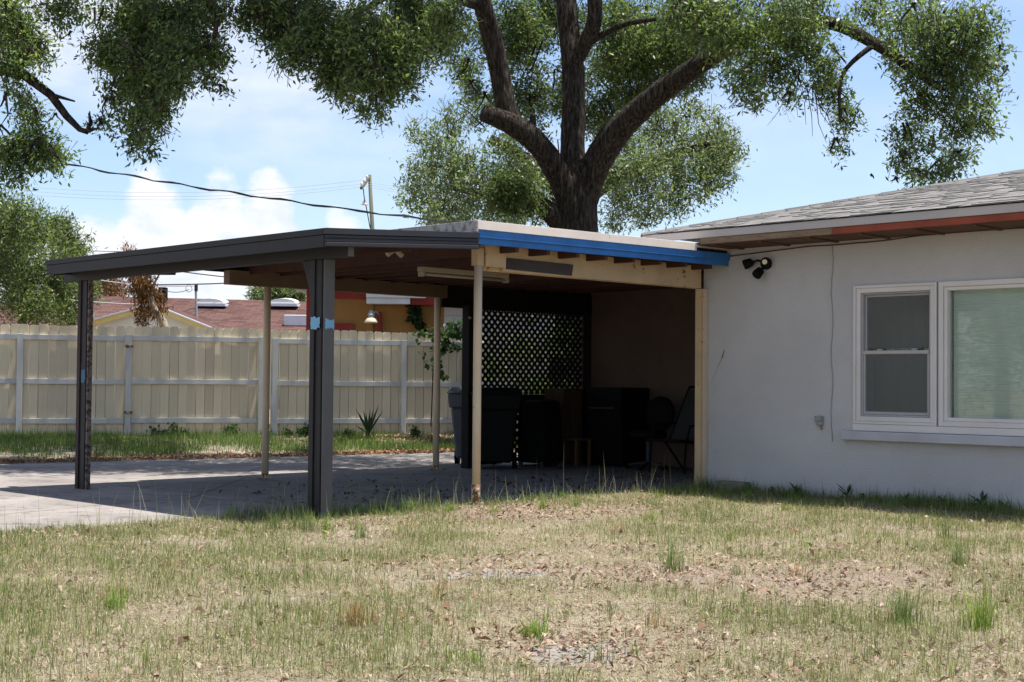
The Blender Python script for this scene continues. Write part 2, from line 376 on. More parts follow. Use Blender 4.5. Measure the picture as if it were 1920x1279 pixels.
HT = lambda a, b, c: W(a, b, c)
def hbox(a, b, name, mat, parent, bevel=.004): return MB(HT).box(a, b).build(name, mat, parent, bevel)
def npmesh(name, verts, faces_flat, loop_n, mat, cols=None, parent=None):
    """fast mesh from numpy arrays; faces_flat = vertex index per loop, loop_n = loops per face"""
    off = ORG.get(parent, Vector((0, 0, 0)))
    me = bpy.data.meshes.new(name); verts = verts-np.array(off)
    me.vertices.add(len(verts)); me.vertices.foreach_set('co', verts.astype(np.float32).ravel())
    me.loops.add(len(faces_flat)); me.loops.foreach_set('vertex_index', faces_flat.astype(np.int32))
    st = np.concatenate([[0], np.cumsum(loop_n)[:-1]]).astype(np.int32)
    me.polygons.add(len(loop_n)); me.polygons.foreach_set('loop_start', st)
    me.update(calc_edges=True)
    if cols is not None:
        a = me.attributes.new('col', 'FLOAT_COLOR', 'POINT')
        a.data.foreach_set('color', np.concatenate([cols, np.ones((len(cols), 1))], 1).astype(np.float32).ravel())
    me.materials.append(M[mat])
    o = bpy.data.objects.new(name, me); C.objects.link(o)
    if parent: o.parent = parent
    ORG[o] = off
    return o
# value noise on the ground plane for placing grass
_G = RNG.random((6, 64, 64))
def vnoise(x, y, s, k=0):
    x = np.asarray(x)*s+100; y = np.asarray(y)*s+100
    i, j = np.floor(x).astype(int), np.floor(y).astype(int); fx, fy = x-i, y-j
    fx = fx*fx*(3-2*fx); fy = fy*fy*(3-2*fy); g = _G[k]
    a = g[i % 64, j % 64]; b = g[(i+1) % 64, j % 64]; c = g[i % 64, (j+1) % 64]; d = g[(i+1) % 64, (j+1) % 64]
    return (a*(1-fx)+b*fx)*(1-fy)+(c*(1-fx)+d*fx)*fy
def fbm(x, y, s, k=0): return (vnoise(x, y, s, k)*.55+vnoise(x, y, s*2.1, k+1)*.3+vnoise(x, y, s*4.3, k+2)*.15)

# ---------------------------------------------------------------- ground
FA = Vector((-8.665, 24.0, 0)); FD = Vector((.952, .306, 0))      # fence line
DA = np.array((-6.896, 19.117)); DD = np.array((.8216, .5700))     # far edge of the driveway
def edge_u(v):      # front edge of the paving, in house coordinates
    v = np.asarray(v, float); t = np.clip((v-5.0)/.8, 0, 1)
    return .06*(1-t)-.42*t
def beyond(x, y):   # signed distance beyond the far edge of the paving
    return (np.asarray(x)-DA[0])*(-DD[1])+(np.asarray(y)-DA[1])*DD[0]
def gz(x, y):
    x = np.asarray(x, float); y = np.asarray(y, float)
    u = (x-P0.x)*UX.x+(y-P0.y)*UX.y; v = (x-P0.x)*VX.x+(y-P0.y)*VX.y
    z = (fbm(x, y, .8, 0)-.5)*.07+(fbm(x, y, 3.1, 3)-.5)*.035-.012
    front = u-edge_u(v)                       # >0 on the lawn
    z = np.where(front > 0, z*np.clip(front/.5, .25, 1)+.012, -.05)
    b = beyond(x, y)
    bank = np.clip(b/3.2, 0, 1); bank = bank*bank*(3-2*bank)
    z = np.where(b > 0, .16*bank+(fbm(x, y, .9, 2)-.5)*.04*bank+.0, z)
    house = (u > 0) & (v < -.15); z = np.where(house, -.06, z)
    return z
xs = np.concatenate([[-900, -400, -160, -70, -40, -26, -18, -14], np.arange(-11, 11.01, .16), [13, 17, 24, 40, 70, 160, 400, 900]])
ys = np.concatenate([[-900, -300, -120, -50, -20, -8, -2, 1, 3], np.arange(4, 28.01, .16), [30, 33, 37, 44, 55, 75, 110, 200, 420, 900]])
gx, gy = np.meshgrid(xs, ys); gv = np.stack([gx.ravel(), gy.ravel(), gz(gx, gy).ravel()], 1)
nx, ny = len(xs), len(ys); ii, jj = np.meshgrid(np.arange(nx-1), np.arange(ny-1)); k0 = (jj*nx+ii).ravel()
gf = np.stack([k0, k0+1, k0+nx+1, k0+nx], 1)
SAND = [(.0, 8.55, .30, .16), (.30, 6.15, .24, .20), (-.28, 8.45, .14, .08), (-2.55, 12.6, .10, .10)]
def sandf(x, y):
    r = np.zeros_like(np.asarray(x, float))
    for a, q, w_, h_ in SAND: r = np.maximum(r, np.exp(-(((x-a)/w_)**2+((y-q)/h_)**2)))
    return r
lawn = npmesh('ground', gv, gf.ravel(), np.full(len(gf), 4), 'soil'); lawn['kind'] = 'structure'
_sa = lawn.data.attributes.new('sand', 'FLOAT', 'POINT'); _sa.data.foreach_set('value', sandf(gv[:, 0], gv[:, 1]).astype(np.float32))
_ba = lawn.data.attributes.new('bare', 'FLOAT', 'POINT'); _ba.data.foreach_set('value', (np.exp(-(((gv[:, 0]-1.5)/1.3)**2+((gv[:, 1]-8.7)/1.1)**2))*.8+np.exp(-(((gv[:, 0]-.3)/1.7)**2+((gv[:, 1]-12.6)/1.2)**2))*.55).astype(np.float32))
lawn.data.polygons.foreach_set('use_smooth', [True]*len(lawn.data.polygons))

def sheet(name, poly, z0, z1, mat):
    n = len(poly); b = MB(); b.add([Vector((p[0], p[1], z1)) for p in poly]+[Vector((p[0], p[1], z0)) for p in poly],
        [tuple(range(n)), tuple(range(2*n-1, n-1, -1))]+[(i, i+n, (i+1) % n+n, (i+1) % n) for i in range(n)])
    o = b.build(name, mat, None, .01); o['kind'] = 'structure'; return o
# carport floor: smooth slab, and the rougher driveway round it
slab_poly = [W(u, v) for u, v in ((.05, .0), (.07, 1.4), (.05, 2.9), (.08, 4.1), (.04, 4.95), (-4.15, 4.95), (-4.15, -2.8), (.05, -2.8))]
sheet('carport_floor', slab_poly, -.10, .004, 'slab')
dv = []
for v in np.linspace(4.962, 18, 30): dv.append(W(float(edge_u(v))+.03*math.sin(v*3.1), v))
far = [Vector((DA[0]+DD[0]*t+.07*math.sin(t*2.3)*DD[1], DA[1]+DD[1]*t-.07*math.sin(t*2.3), 0)) for t in np.linspace(-14, 9, 30)]
dpoly = dv+far+[W(-4.162, -6.5), W(-4.162, 4.962)]
sheet('driveway', dpoly, -.10, 0.0, 'drive')

# ---------------------------------------------------------------- house
house = thing('house', 'pale grey stucco house with low hip roof joined to the carport', 'house', W(4, -4, 0))
ZB, ZT, WL, WR = .605, 2.19, 1.965, 4.95
b = MB(HT)
xs_, zs_ = (0.02, WL, WR, 8.2), (-.3, .70, ZT, 2.665)
for i in range(3):
    for j in range(3):
        if (i, j) == (1, 1): continue
        q = [W(xs_[i], 0, zs_[j]), W(xs_[i+1], 0, zs_[j]), W(xs_[i+1], 0, zs_[j+1]), W(xs_[i], 0, zs_[j+1])]; b.add(q, [(0, 1, 2, 3)])
D_ = -.16   # reveals
for (a0, c0), (a1, c1) in (((WL, .70), (WR, .70)), ((WR, .70), (WR, ZT)), ((WR, ZT), (WL, ZT)), ((WL, ZT), (WL, .70))):
    b.add([W(a0, 0, c0), W(a1, 0, c1), W(a1, D_, c1), W(a0, D_, c0)], [(0, 1, 2, 3)])
b.add([W(.02, 0, -.3), W(.02, -9, -.3), W(.02, -9, 2.665), W(.02, 0, 2.665)], [(0, 1, 2, 3)])
b.add([W(8.2, 0, -.3), W(8.2, -9, -.3), W(8.2, -9, 2.665), W(8.2, 0, 2.665)], [(0, 1, 2, 3)])
b.add([W(.02, -9, -.3), W(8.2, -9, -.3), W(8.2, -9, 2.665), W(.02, -9, 2.665)], [(0, 1, 2, 3)])
b.build('wall', 'stucco', house, fix=False)
# roof shell with hips
E0, E1, V0, V1, ZE, SL = -.4, 8.8, .6, -9.6, 2.825, .25
hd = (V0-V1)/2; zr = ZE+hd*SL
cs = [W(E0, V0, ZE), W(E1, V0, ZE), W(E1, V1, ZE), W(E0, V1, ZE), W(E0+hd, V0-hd, zr), W(E1-hd+.8, V0-hd, zr)]
roof = MB().add(cs, [(0, 1, 5, 4), (1, 2, 5), (2, 3, 4, 5), (3, 0, 4)]).build('roof', 'shingle_far', house, fix=True)
# shingle tabs on the plane above the windows
UPS = (-VX*1.0+Vector((0, 0, SL))).normalized(); NRM = UX.cross(UPS).normalized()
RM = Matrix((UX, UPS, NRM)).transposed().to_4x4()
def tabmesh(w, thick):
    h = .20; t0, t1 = thick, .004
    bm_ = MB().hexa([Vector((-w/2, 0, 0)), Vector((w/2, 0, 0)), Vector((w/2, h, 0)), Vector((-w/2, h, 0)), Vector((-w/2, 0, t0)), Vector((w/2, 0, t0)), Vector((w/2, h, t1)), Vector((-w/2, h, t1))])
    me = bpy.data.meshes.new('shingle'); me.from_pydata([tuple(p) for p in bm_.v], [], bm_.f); me.materials.append(M['shingle']); return me
TABS = [(w, t, tabmesh(w, t)) for w in (.12, .165, .22) for t in (.006, .013)]
cnt = 0; rest = MB(); rg = random.Random(5); cslope = math.cos(math.atan(SL))
row = 0; ex = .125
tabs = []
while row*ex*cslope < hd-.3:
    d = row*ex*cslope; u = E0+d+.10+rg.uniform(0, .2)
    while u < 8.0:
        w, t, me = rg.choice(TABS); u += w/2
        if u < 6.2-d*.2: tabs.append((W(u, V0+.015-d, ZE+.006+d*SL), w, t, me, u, d))
        u += w/2+.004
    row += 1
tabs.sort(key=lambda k: (k[0]-Vector((0, 0, CAMZ))).length+(100 if k[4] > 4.7 else 0))
for p, w, t, me, u, d in tabs:
    if cnt < 298:
        o = bpy.data.objects.new('shingle', me); C.objects.link(o); o.parent = roof
        o.matrix_local = Matrix.Translation(p-ORG[roof]) @ RM; cnt += 1
    else:
        for_ = [Vector(q.co) for q in me.vertices]
        rest.add([p+(RM.to_3x3() @ q) for q in for_], [tuple(f.vertices) for f in me.polygons])
ro = rest.build('shingle_field', 'shingle_far', roof, fix=False); ro['kind'] = 'stuff'
for i in range(26):     # cap pieces along the hip
    t0 = i*.19; a = W(E0+t0, V0-t0, ZE+t0*SL+.012); t1 = t0+.24; q = W(E0+t1, V0-t1, ZE+t1*SL+.012)
    sd = (UX+VX).normalized()*.11
    pts = [a-sd+Vector((0, 0, -.016)), a+Vector((0, 0, .018)), a+sd+Vector((0, 0, -.016)), q-sd+Vector((0, 0, -.03)), q+Vector((0, 0, .012)), q+sd+Vector((0, 0, -.03))]
    pts2 = [p+Vector((0, 0, -.012)) for p in pts]
    MB().add(pts+pts2, [(0, 1, 4, 3), (1, 2, 5, 4), (6, 9, 10, 7), (7, 10, 11, 8), (0, 6, 7, 1), (1, 7, 8, 2), (3, 4, 10, 9), (4, 5, 11, 10), (0, 3, 9, 6), (2, 8, 11, 5)]).build('hip_cap', 'hip', roof)
hbox((-.38, .575, 2.742), (8.8, .60, 2.822), 'fascia', 'fascia_gray', house)
hbox((.42, .555, 2.674), (2.07, .585, 2.739), 'bare_fascia_board', 'bare_wood', house)['label'] = 'bare weathered brown board under the eave'
hbox((2.073, .555, 2.672), (8.8, .587, 2.739), 'painted_fascia_board', 'red_wood', house)['label'] = 'rusty red painted board under the eave'
hbox((-.38, -.30, 2.668), (8.8, .553, 2.70), 'soffit', 'soffit', house)
for i in range(11): hbox((.55+i*.6, .012, 2.650), (.59+i*.6, .548, 2.667), 'soffit_batten', 'soffit', house, .002)
# windows
def frame(parent, u0, u1, z0, z1, t, v0, v1, name, mat):
    b = MB(HT)
    b.box((u0, v0, z0), (u0+t, v1, z1)); b.box((u1-t, v0, z0), (u1, v1, z1))
    b.box((u0+t, v0+.001, z1-t), (u1-t, v1-.001, z1)); b.box((u0+t, v0+.001, z0), (u1-t, v1-.001, z0+t))
    return b.build(name, mat, parent, .004)
hbox((1.962, -.05, .702), (5.0, .022, .772), 'window_apron', 'trim_white', house)
hbox((1.85, -.05, .606), (5.1, .075, .698), 'window_sill', 'sill', house, .008)
w1 = frame(house, 1.967, 2.905, .774, 2.190, .028, -.12, .026, 'window', 'trim_white'); w1['label'] = 'double-hung window with dark panes'
frame(w1, 1.996, 2.878, .803, 2.162, .048, -.11, .012, 'frame', 'trim_white')
frame(w1, 2.046, 2.828, .852, 2.113, .018, -.09, -.012, 'track', 'alu')
frame(w1, 2.066, 2.808, 1.475, 2.094, .024, -.075, -.045, 'upper_sash', 'alu')
frame(w1, 2.066, 2.808, .872, 1.520, .030, -.045, -.015, 'lower_sash', 'alu')
hbox((2.066, -.042, 1.486), (2.808, -.003, 1.522), 'meeting_rail', 'fascia_gray', w1)
for u in (2.25, 2.64): hbox((u-.03, -.04, 1.523), (u+.03, -.012, 1.540), 'sash_lock', 'alu', w1)
hbox((2.09, -.064, 1.50), (2.785, -.058, 2.07), 'pane', 'glass', w1, 0)
hbox((2.096, -.034, .902), (2.778, -.028, 1.486), 'pane', 'glass', w1, 0)
hbox((2.092, -.0135, .904), (2.784, -.0115, 1.484), 'insect_screen', 'screen', w1, 0); hbox((2.092, -.0435, 1.545), (2.784, -.0415, 2.068), 'insect_screen', 'screen', w1, 0)
w2 = frame(house, 2.925, 4.94, .774, 2.190, .050, -.12, .027, 'window', 'trim_white'); w2['label'] = 'wide picture window with pale green blind behind'
frame(w2, 2.976, 4.889, .825, 2.139, .036, -.10, .010, 'frame', 'trim_white')
hbox((3.012, -.06, .862), (4.852, -.052, 2.102), 'pane', 'glass', w2, 0)
# room behind the glass
b = MB(HT)
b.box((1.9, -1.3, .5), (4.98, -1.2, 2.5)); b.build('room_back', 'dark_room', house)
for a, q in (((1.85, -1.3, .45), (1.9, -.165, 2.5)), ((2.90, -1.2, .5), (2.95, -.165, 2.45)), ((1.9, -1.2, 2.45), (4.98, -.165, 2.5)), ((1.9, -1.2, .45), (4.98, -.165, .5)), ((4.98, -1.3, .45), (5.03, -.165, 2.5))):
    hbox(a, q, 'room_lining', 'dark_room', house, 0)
b = MB(HT); z = .86
while z < 2.09:
    b.hexa([W(3.02, -.100, z), W(4.84, -.100, z), W(4.84, -.107, z+.030), W(3.02, -.107, z+.030), W(3.02, -.098, z+.002), W(4.84, -.098, z+.002), W(4.84, -.105, z+.032), W(3.02, -.105, z+.032)]); z += .027
bl = thing('window_blind', 'pale green closed slatted blind behind the wide picture window', 'blind', W(3.9, -.11, .86))
b.build('slat_stack', 'blind', bl, fix=False)['kind'] = 'stuff'
hbox((3.02, -.13, 2.095), (4.84, -.095, 2.115), 'head_rail', 'blind', bl)
cu = thing('window_curtain', 'dark grey drawn curtain behind the double-hung window', 'curtain', W(2.4, -.35, .8))
b = MB(); n = 60; pv = []
for k in range(n+1):
    t = k/n; pv.append((2.0+.88*t, -.33+.018*math.sin(t*50)))
for k in range(n):
    (a, c), (d, e) = pv[k], pv[k+1]; b.add([W(a, c, .75), W(d, e, .75), W(d, e, 2.3), W(a, c, 2.3)], [(0, 1, 2, 3)])
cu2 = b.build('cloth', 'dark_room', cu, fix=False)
cu2.modifiers.new('s', 'SOLIDIFY').thickness = .004
# small things on the wall
fl = thing('floodlight', 'black twin-head security floodlight with round sensor on the stucco wall', 'light', W(.87, 0, 2.48))
MB().lathe(W(.885, .0, 2.478), [(.062, .0), (.066, .03), (.055, .055), (.02, .06)], 20, VX).build('back_plate', 'plastic_black', fl, smooth=False)
MB().lathe(W(.905, .05, 2.485), [(.052, .0), (.058, .035), (.05, .07), (.03, .078)], 20, (VX*.9+UX*.45)).build('camera_housing', 'plastic_black', fl)
MB().lathe(W(.935, .120, 2.488), [(.028, 0), (.027, .010), (.014, .013)], 16, (VX*.9+UX*.45)).build('lens', 'lens', fl)
def head(c, ax, nm):
    ax = Vector(ax).normalized()
    h = MB().lathe(c, [(.022, -.06), (.045, -.045), (.055, .02), (.052, .045), (.046, .05)], 14, ax).build('lamp_head', 'plastic_black', fl)
    return h
head(W(.69, .09, 2.485), (-UX*.8+VX*.5+Vector((0, 0, -.35))), 'a'); head(W(.845, .11, 2.375), (VX*.7-UX*.25+Vector((0, 0, -.75))), 'b')
MB().tube([W(.86, .03, 2.50), W(.80, .06, 2.515), W(.74, .075, 2.50)], .012, 8).build('arm', 'plastic_black', fl)
MB().tube([W(.88, .03, 2.44), W(.865, .07, 2.42), W(.85, .09, 2.40)], .014, 8).build('arm', 'plastic_black', fl)
ob = thing('outlet_box', 'small grey electrical outlet box with hinged cover on the stucco wall', 'outlet', W(1.567, 0, .74))
hbox((1.53, .002, .745), (1.605, .04, .84), 'box', 'electrical', ob, .006); hbox((1.528, .041, .79), (1.60, .062, .842), 'cover', 'electrical', ob, .005)
MB().tube([W(1.58, .02, .748), W(1.585, .025, .715), W(1.60, .03, .705)], .009, 6).build('conduit_stub', 'bare_wood', ob)
def cable(name, pts, r, mat, label, group=None, cat='cable'):
    o = MB().tube(pts, r, 5).build(name, mat); tag(o, label, cat, group); return o
rw = random.Random(9)
cable('telephone_wire', [W(1.704+.012*math.sin(i*.5)+.004*rw.uniform(-1, 1), .008, 2.64-i*.0515) for i in range(41)], .0042, 'wire_pale', 'thin loose wire hanging straight down the stucco wall')
cable('eave_cable', [W(.34+t*3.6, .010, 2.585+.075*min(1, t*2.2)-.028*math.sin(max(0, t-.30)*9)*(1 if t < .65 else .2)) for t in np.linspace(0, 1, 40)], .007, 'soffit', 'dark cable running along the stucco wall just under the eave')
cw = MB(); cw.tube([W(.285, .006, 1.46), W(.30, .010, 1.50), W(.315, .008, 1.55)], [.009, .006, .003], 5); cw.tube([W(.285, .006, 1.46), W(.20, .008, 1.30), W(.13, .01, 1.18)], [.003, .0015, .001], 4)
tag(cw.build('cobweb_strand', 'block'), 'dirty cobweb strand stuck to the stucco wall beside the corner trim', 'cobweb')
bk = MB(HT).box((.30, .03, -.02), (.70, .20, .10)).build('concrete_block', 'block', None, .012); tag(bk, 'mossy concrete block on the ground against the stucco wall', 'block')

# ---------------------------------------------------------------- old carport
cp = thing('carport', 'flat-roofed carport with blue fascia, white edge flashing and cream beams', 'carport', W(-2, 1.5, 0))
ZO = lambda v: 2.694-.0098*v
def vbox(u0, u1, va, vb, za, zb, name, mat, parent, bevel=.004, zs=ZO):
    """box along v whose bottom and top follow the roof's slight fall"""
    return MB().hexa([W(u0, va, zs(va)+za), W(u1, va, zs(va)+za), W(u1, vb, zs(vb)+za), W(u0, vb, zs(vb)+za), W(u0, va, zs(va)+zb), W(u1, va, zs(va)+zb), W(u1, vb, zs(vb)+zb), W(u0, vb, zs(vb)+zb)]).build(name, mat, parent, bevel)
vbox(-4.36, .375, -2.85, 3.86, -.040, -.012, 'roof_deck', 'rooftop', cp)
for i in range(32):
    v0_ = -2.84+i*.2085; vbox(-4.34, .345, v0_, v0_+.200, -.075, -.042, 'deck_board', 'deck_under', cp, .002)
vbox(.396, .404, .62, 3.875, -.082, .0, 'edge_flashing', 'flash', cp, .002)
vbox(.30, .396, .62, 3.875, -.010, .0, 'flashing_lip', 'flash', cp, .002)
MB().hexa([W(u, v, ZO(3.88)+z) for z in (-.105, .0) for u, v in ((-4.36, 3.862), (.404, 3.862), (.404, 3.88), (-4.36, 3.88))]).build('side_flashing', 'gravel_edge', cp, .002)
vbox(.376, .394, .012, 3.858, -.155, -.078, 'fascia_board', 'blue', cp)
vbox(.352, .374, .012, 3.855, -.216, -.100, 'lower_fascia_board', 'blue', cp)
for i, v in enumerate((3.30, 2.87, 2.45, 2.03, 1.60, 1.165, .735, .30, -.14, -.57, -1.0, -1.43, -1.86, -2.29)):
    front = .35 if v > 0 else -.1
    hbox((-4.30, v-.022, ZO(v)-.258), (front, v+.022, ZO(v)-.0765), 'rafter', 'rafter', cp)
hbox((.045, .135, 2.236), (.09, 3.23, 2.486), 'front_beam', 'cream', cp)
hbox((-.005, .135, 2.232), (.043, 3.45, 2.455), 'inner_beam', 'cream', cp)
hbox((.045, 3.232, 2.270), (.128, 3.50, 2.475), 'beam_end_block', 'cream', cp)
bp = MB().hexa([W(.0915, v, z) for v, z in ((3.20, 2.262), (2.275, 2.250))]+[W(.103, v, z) for v, z in ((2.275, 2.250), (3.20, 2.262))]+[W(.0915, v, z) for v, z in ((3.19, 2.372), (2.25, 2.366))]+[W(.103, v, z) for v, z in ((2.25, 2.366), (3.19, 2.372))]).build('patch_panel', 'black_panel', cp); bp['label'] = 'black rectangular patch on the cream front beam'
hbox((.03, 3.52, 2.272), (.12, 3.60, 2.44), 'post_cap', 'cream', cp)
post = thing('pipe_post', 'cream painted round steel post rusted through at its foot, under the front beam', 'post', W(.08, 3.555, 0))
pts = [W(.08, 3.555, z) for z in (.20, .9, 1.6, 2.271)]
MB().tube(pts, .040, 20).build('shaft', 'cream_post', post, smooth=True)
MB().tube([W(.08, 3.555, z) for z in (-.03, .05, .10, .15, .1995)], [.039, .0405, .039, .0405, .0402], 20, True, .03, 3).build('rusted_foot', 'rust', post, smooth=True)
for u, v, lb in ((-4.12, 3.04, 'cream painted round post under the rear beam, nearer the dark roof extension'), (-4.12, .34, 'stained cream round post under the rear beam, beside the leafy vine')):
    p = thing('pipe_post', lb, 'post', W(u, v, 0))
    MB().tube([W(u, v, z) for z in (.06, .9, 1.6, 2.272)], .043, 16).build('shaft', 'cream_post', p, smooth=True)
    MB().tube([W(u, v, z) for z in (-.02, .0595)], .0435, 16, True, .03, 2).build('rusted_foot', 'rust', p, smooth=True)
    MB(HT).box((u-.07, v-.07, .005), (u+.07, v+.07, .013)).build('base_plate', 'rust', p)
hbox((-4.20, .20, 2.273), (-4.08, 3.60, 2.440), 'rear_beam', 'cream_shaded', cp)
hbox((-4.238, -2.77, 2.42), (-4.206, 3.84, 2.64), 'rear_blocking', 'black_wood', cp)
hbox((-4.28, -2.80, 2.16), (-4.20, .19, 2.46), 'rear_header', 'black_wood', cp)
hbox((.0, .012, -.02), (.075, .128, 2.233), 'corner_trim_post', 'cream', cp)
hbox((.076, .004, -.02), (.088, .085, 2.233), 'trim_edge_board', 'cream_post', cp)
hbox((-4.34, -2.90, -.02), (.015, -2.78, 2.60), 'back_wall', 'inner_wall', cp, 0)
hbox((-4.40, -2.775, -.02), (-4.20, -2.60, 2.2), 'wall_end_post', 'dark_brown', cp)
# lamp under the roof
fx = thing('fluorescent_fixture', 'cream fluorescent batten light fixture under the carport roof', 'light', W(-1.0, 2.72, 2.3))
hbox((-1.06, 2.11, 2.285), (-.97, 3.34, 2.335), 'housing', 'fixture', fx, .006)
MB().tube([W(-.99, 2.16, 2.258), W(-.99, 3.29, 2.258)], .016, 10).build('tube', 'fixture', fx, smooth=True)
for v in (2.125, 3.325): hbox((-1.05, v-.012, 2.235), (-.965, v+.012, 2.284), 'end_holder', 'fixture', fx)
for v in (2.4, 3.05): MB().tube([W(-1.01, v, 2.336), W(-1.01, v, 2.47)], .006, 6).build('hanger', 'wire', fx)

# ---------------------------------------------------------------- dark carport extension
ce = thing('carport_extension', 'dark charcoal lean-to roof extension on the open side of the carport', 'carport', W(-1.8, 4.9, 0))
ZX = lambda v: 2.417+.0575*(5.75-v)
def xbox(u0, u1, va, vb, za, zb, name, mat, bevel=.004): return vbox(u0, u1, va, vb, za, zb, name, mat, ce, bevel, ZX)
xbox(-4.25, .57, 4.03, 5.72, -.040, -.006, 'roof_deck', 'dark_trim')
xbox(-4.25, .345, 3.885, 4.028, -.040, -.006, 'roof_deck', 'dark_trim')
# fascias: a cap strip over a ribbed face
xbox(.57, .606, 4.03, 5.756, -.052, .0, 'front_cap', 'dark_trim', .003)
for k, (a, q) in enumerate(((-.083, -.055), (-.113, -.085), (-.152, -.115))):
    xbox(.571, .598+.003*(k == 2), 4.03, 5.746, a, q, 'fascia_strip', 'dark_trim', .006)
MB(HT).box((-4.28, 5.72, 2.365), (.568, 5.758, 2.417)).build('side_cap', 'dark_paint', ce, .003)
MB(HT).box((-4.28, 5.722, 2.262), (.568, 5.748, 2.363)).build('side_fascia', 'dark_paint', ce, .003)
xbox(-4.28, -4.252, 4.2, 5.718, -.155, .0, 'rear_fascia', 'dark_paint')
for i in range(17):
    u = -4.1+i*.285; vb = 3.9 if u < .3 else 4.04
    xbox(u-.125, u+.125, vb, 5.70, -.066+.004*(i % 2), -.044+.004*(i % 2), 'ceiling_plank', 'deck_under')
xbox(-4.2, .30, 4.55, 4.60, -.15, -.068, 'purlin', 'rafter')
hbox((-4.42, 5.405, 2.205), (.53, 5.475, 2.352), 'side_beam', 'dark_paint', ce)
hbox((-4.15, 5.478, 2.30), (.5, 5.715, 2.335), 'eave_lining', 'black_wood', ce)
hbox((.532, 5.408, 2.206), (.537, 5.472, 2.30), 'beam_end_cap', 'light_gray', ce)
def dark_post(u, v, lb, patch, right_mat):
    p = thing('wood_post', lb, 'post', W(u, v, 0))
    # dark channel post; near post's light grey side board paints in its lit face
    th = .055 if right_mat == 'light_gray' else .028
    wl_ = .085 if right_mat == 'light_gray' else .105
    hbox((u-wl_, v-th, -.04), (u+.050, v+th, 2.204), 'core', 'dark_paint', p, .006)
    hbox((u+.058, v-th-.006, -.04), (u+.080, v+th-.008, 2.204), 'side_board', right_mat, p, .004)
    hbox((u-wl_-.013, v+th+.002, -.04), (u-wl_+.05, v+th+.014, 2.204), 'cover_strip', 'dark_brown' if right_mat == 'peeled' else 'dark_paint', p, .004)
    for z in (1.28, .42): hbox((u-wl_-.002, v-th-.002, z), (u+.0515, v+th+.0025, z+.05), 'band', 'dark_paint', p, .002)
    return p
dp = dark_post(.11, 5.40, 'dark grey square post with a peeling light blue paint patch, in tall grass', 1, 'light_gray')
def flake_patch(parent, mat, P, seed):
    """ragged flat flake of old paint; P(a,b) places a in 0..1 across and b in 0..1 up"""
    r = random.Random(seed); ring = []
    for k in range(26):
        t = k/26*4; e = int(t); f = t-e; j = r.uniform(-.16, .12)
        ring.append(((f, -j), (1+j*.3, f), (1-f, 1+j), (-j*.3, 1-f))[e])
    MB().add([P(*q) for q in ring], [tuple(range(len(ring)))]).build('paint_patch', mat, parent, fix=False)
flake_patch(dp, 'skyblue_patch', lambda a, b_: W(.028+.130*a, 5.4720, 1.605+.105*b_), 3)
flake_patch(dp, 'skyblue_patch', lambda a, b_: W(.1915, 5.440-.098*a, 1.612+.085*b_), 8)
MB().hexa([W(u, v, z) for u, v, z in ((.03, 5.41, 1.82), (.15, 5.41, 1.82), (.15, 5.4565, 1.82), (.03, 5.4565, 1.82), (-.12, 5.41, 2.203), (.15, 5.41, 2.203), (.15, 5.4565, 2.203), (-.12, 5.4565, 2.203))]).build('knee_brace', 'dark_paint', dp, .004)
fp = dark_post(-3.97, 5.44, 'dark brown square post with one peeling side and a small teal patch', 2, 'peeled')
flake_patch(fp, 'teal_patch', lambda a, b_: W(-4.01+.085*a, 5.4705, 1.13+.14*b_), 5)
lh = thing('lamp_holder', 'bare cream porcelain twin lamp holder under the dark extension roof', 'light', W(-.6, 4.02, 2.42))
MB().lathe(W(-.6, 4.02, 2.44), [(.05, 0), (.05, -.02), (.03, -.03)], 12).build('base', 'fixture', lh)
for s in (-1, 1): MB().tube([W(-.6, 4.02+s*.02, 2.42), W(-.6, 4.02+s*.09, 2.385)], [.022, .030], 10).build('socket', 'fixture', lh)

# ---------------------------------------------------------------- lattice screen and stored things
lt = thing('lattice_screen', 'black diagonal lattice screen across the back of the carport', 'lattice', W(-4.25, -1.5, 0))
LV0, LV1, LZ0, LZ1 = -2.66, -.36, .12, 2.15
sp_ = .080
def slat(c, sgn, off, z0, z1):
    # line: z - z0 = sgn*(v - LV0) + c, clipped to the panel
    pts = []
    for v in (LV0, LV1):
        z = sgn*(v-LV0)+c
        pts.append((v, z))
    (va, za), (vb, zb) = pts
    def clip(va, za, vb, zb):
        for lim, hi in ((z0, False), (z1, True)):
            if (za > lim) == hi and (zb > lim) == hi and abs(za-lim) > 1e-6 and abs(zb-lim) > 1e-6: return None
            if (za > lim) == hi and za != lim: t = (lim-za)/(zb-za); va, za = va+(vb-va)*t, lim
            if (zb > lim) == hi and zb != lim: t = (lim-za)/(zb-za); vb, zb = va+(vb-va)*t, lim
        return va, za, vb, zb
    r = clip(va, za, vb, zb)
    if not r or abs(r[0]-r[2]) < .03: return
    MB().beam(W(-4.25+off, r[0], r[1]), W(-4.25+off, r[2], r[3]),   .009, .036, UX.cross(Vector((0, 0, 1)))).build('slat', 'black_wood', lt)
for (z0, z1) in ((1.0, LZ1), (LZ0, .93)):
    c = z0-(LV1-LV0)
    while c < z1:
        slat(c, 1, .0, z0, z1); c += sp_*1.414
    c = z0
    while c < z1+(LV1-LV0):
        slat(c, -1, .012, z0, z1); c += sp_*1.414
for a_, q_ in ((-1.03, LV1), (LV0, -1.36)): hbox((-4.30, a_, .03), (-4.278, q_, .93), 'lower_panel', 'black_wood', lt)
for z in (.05, .93, LZ1): hbox((-4.275, LV0-.03, z), (-4.215, LV1+.03, z+.06), 'rail', 'black_wood', lt)
hbox((-4.30, LV0-.09, .005), (-4.21, LV0-.031, 2.2), 'stile', 'black_wood', lt)
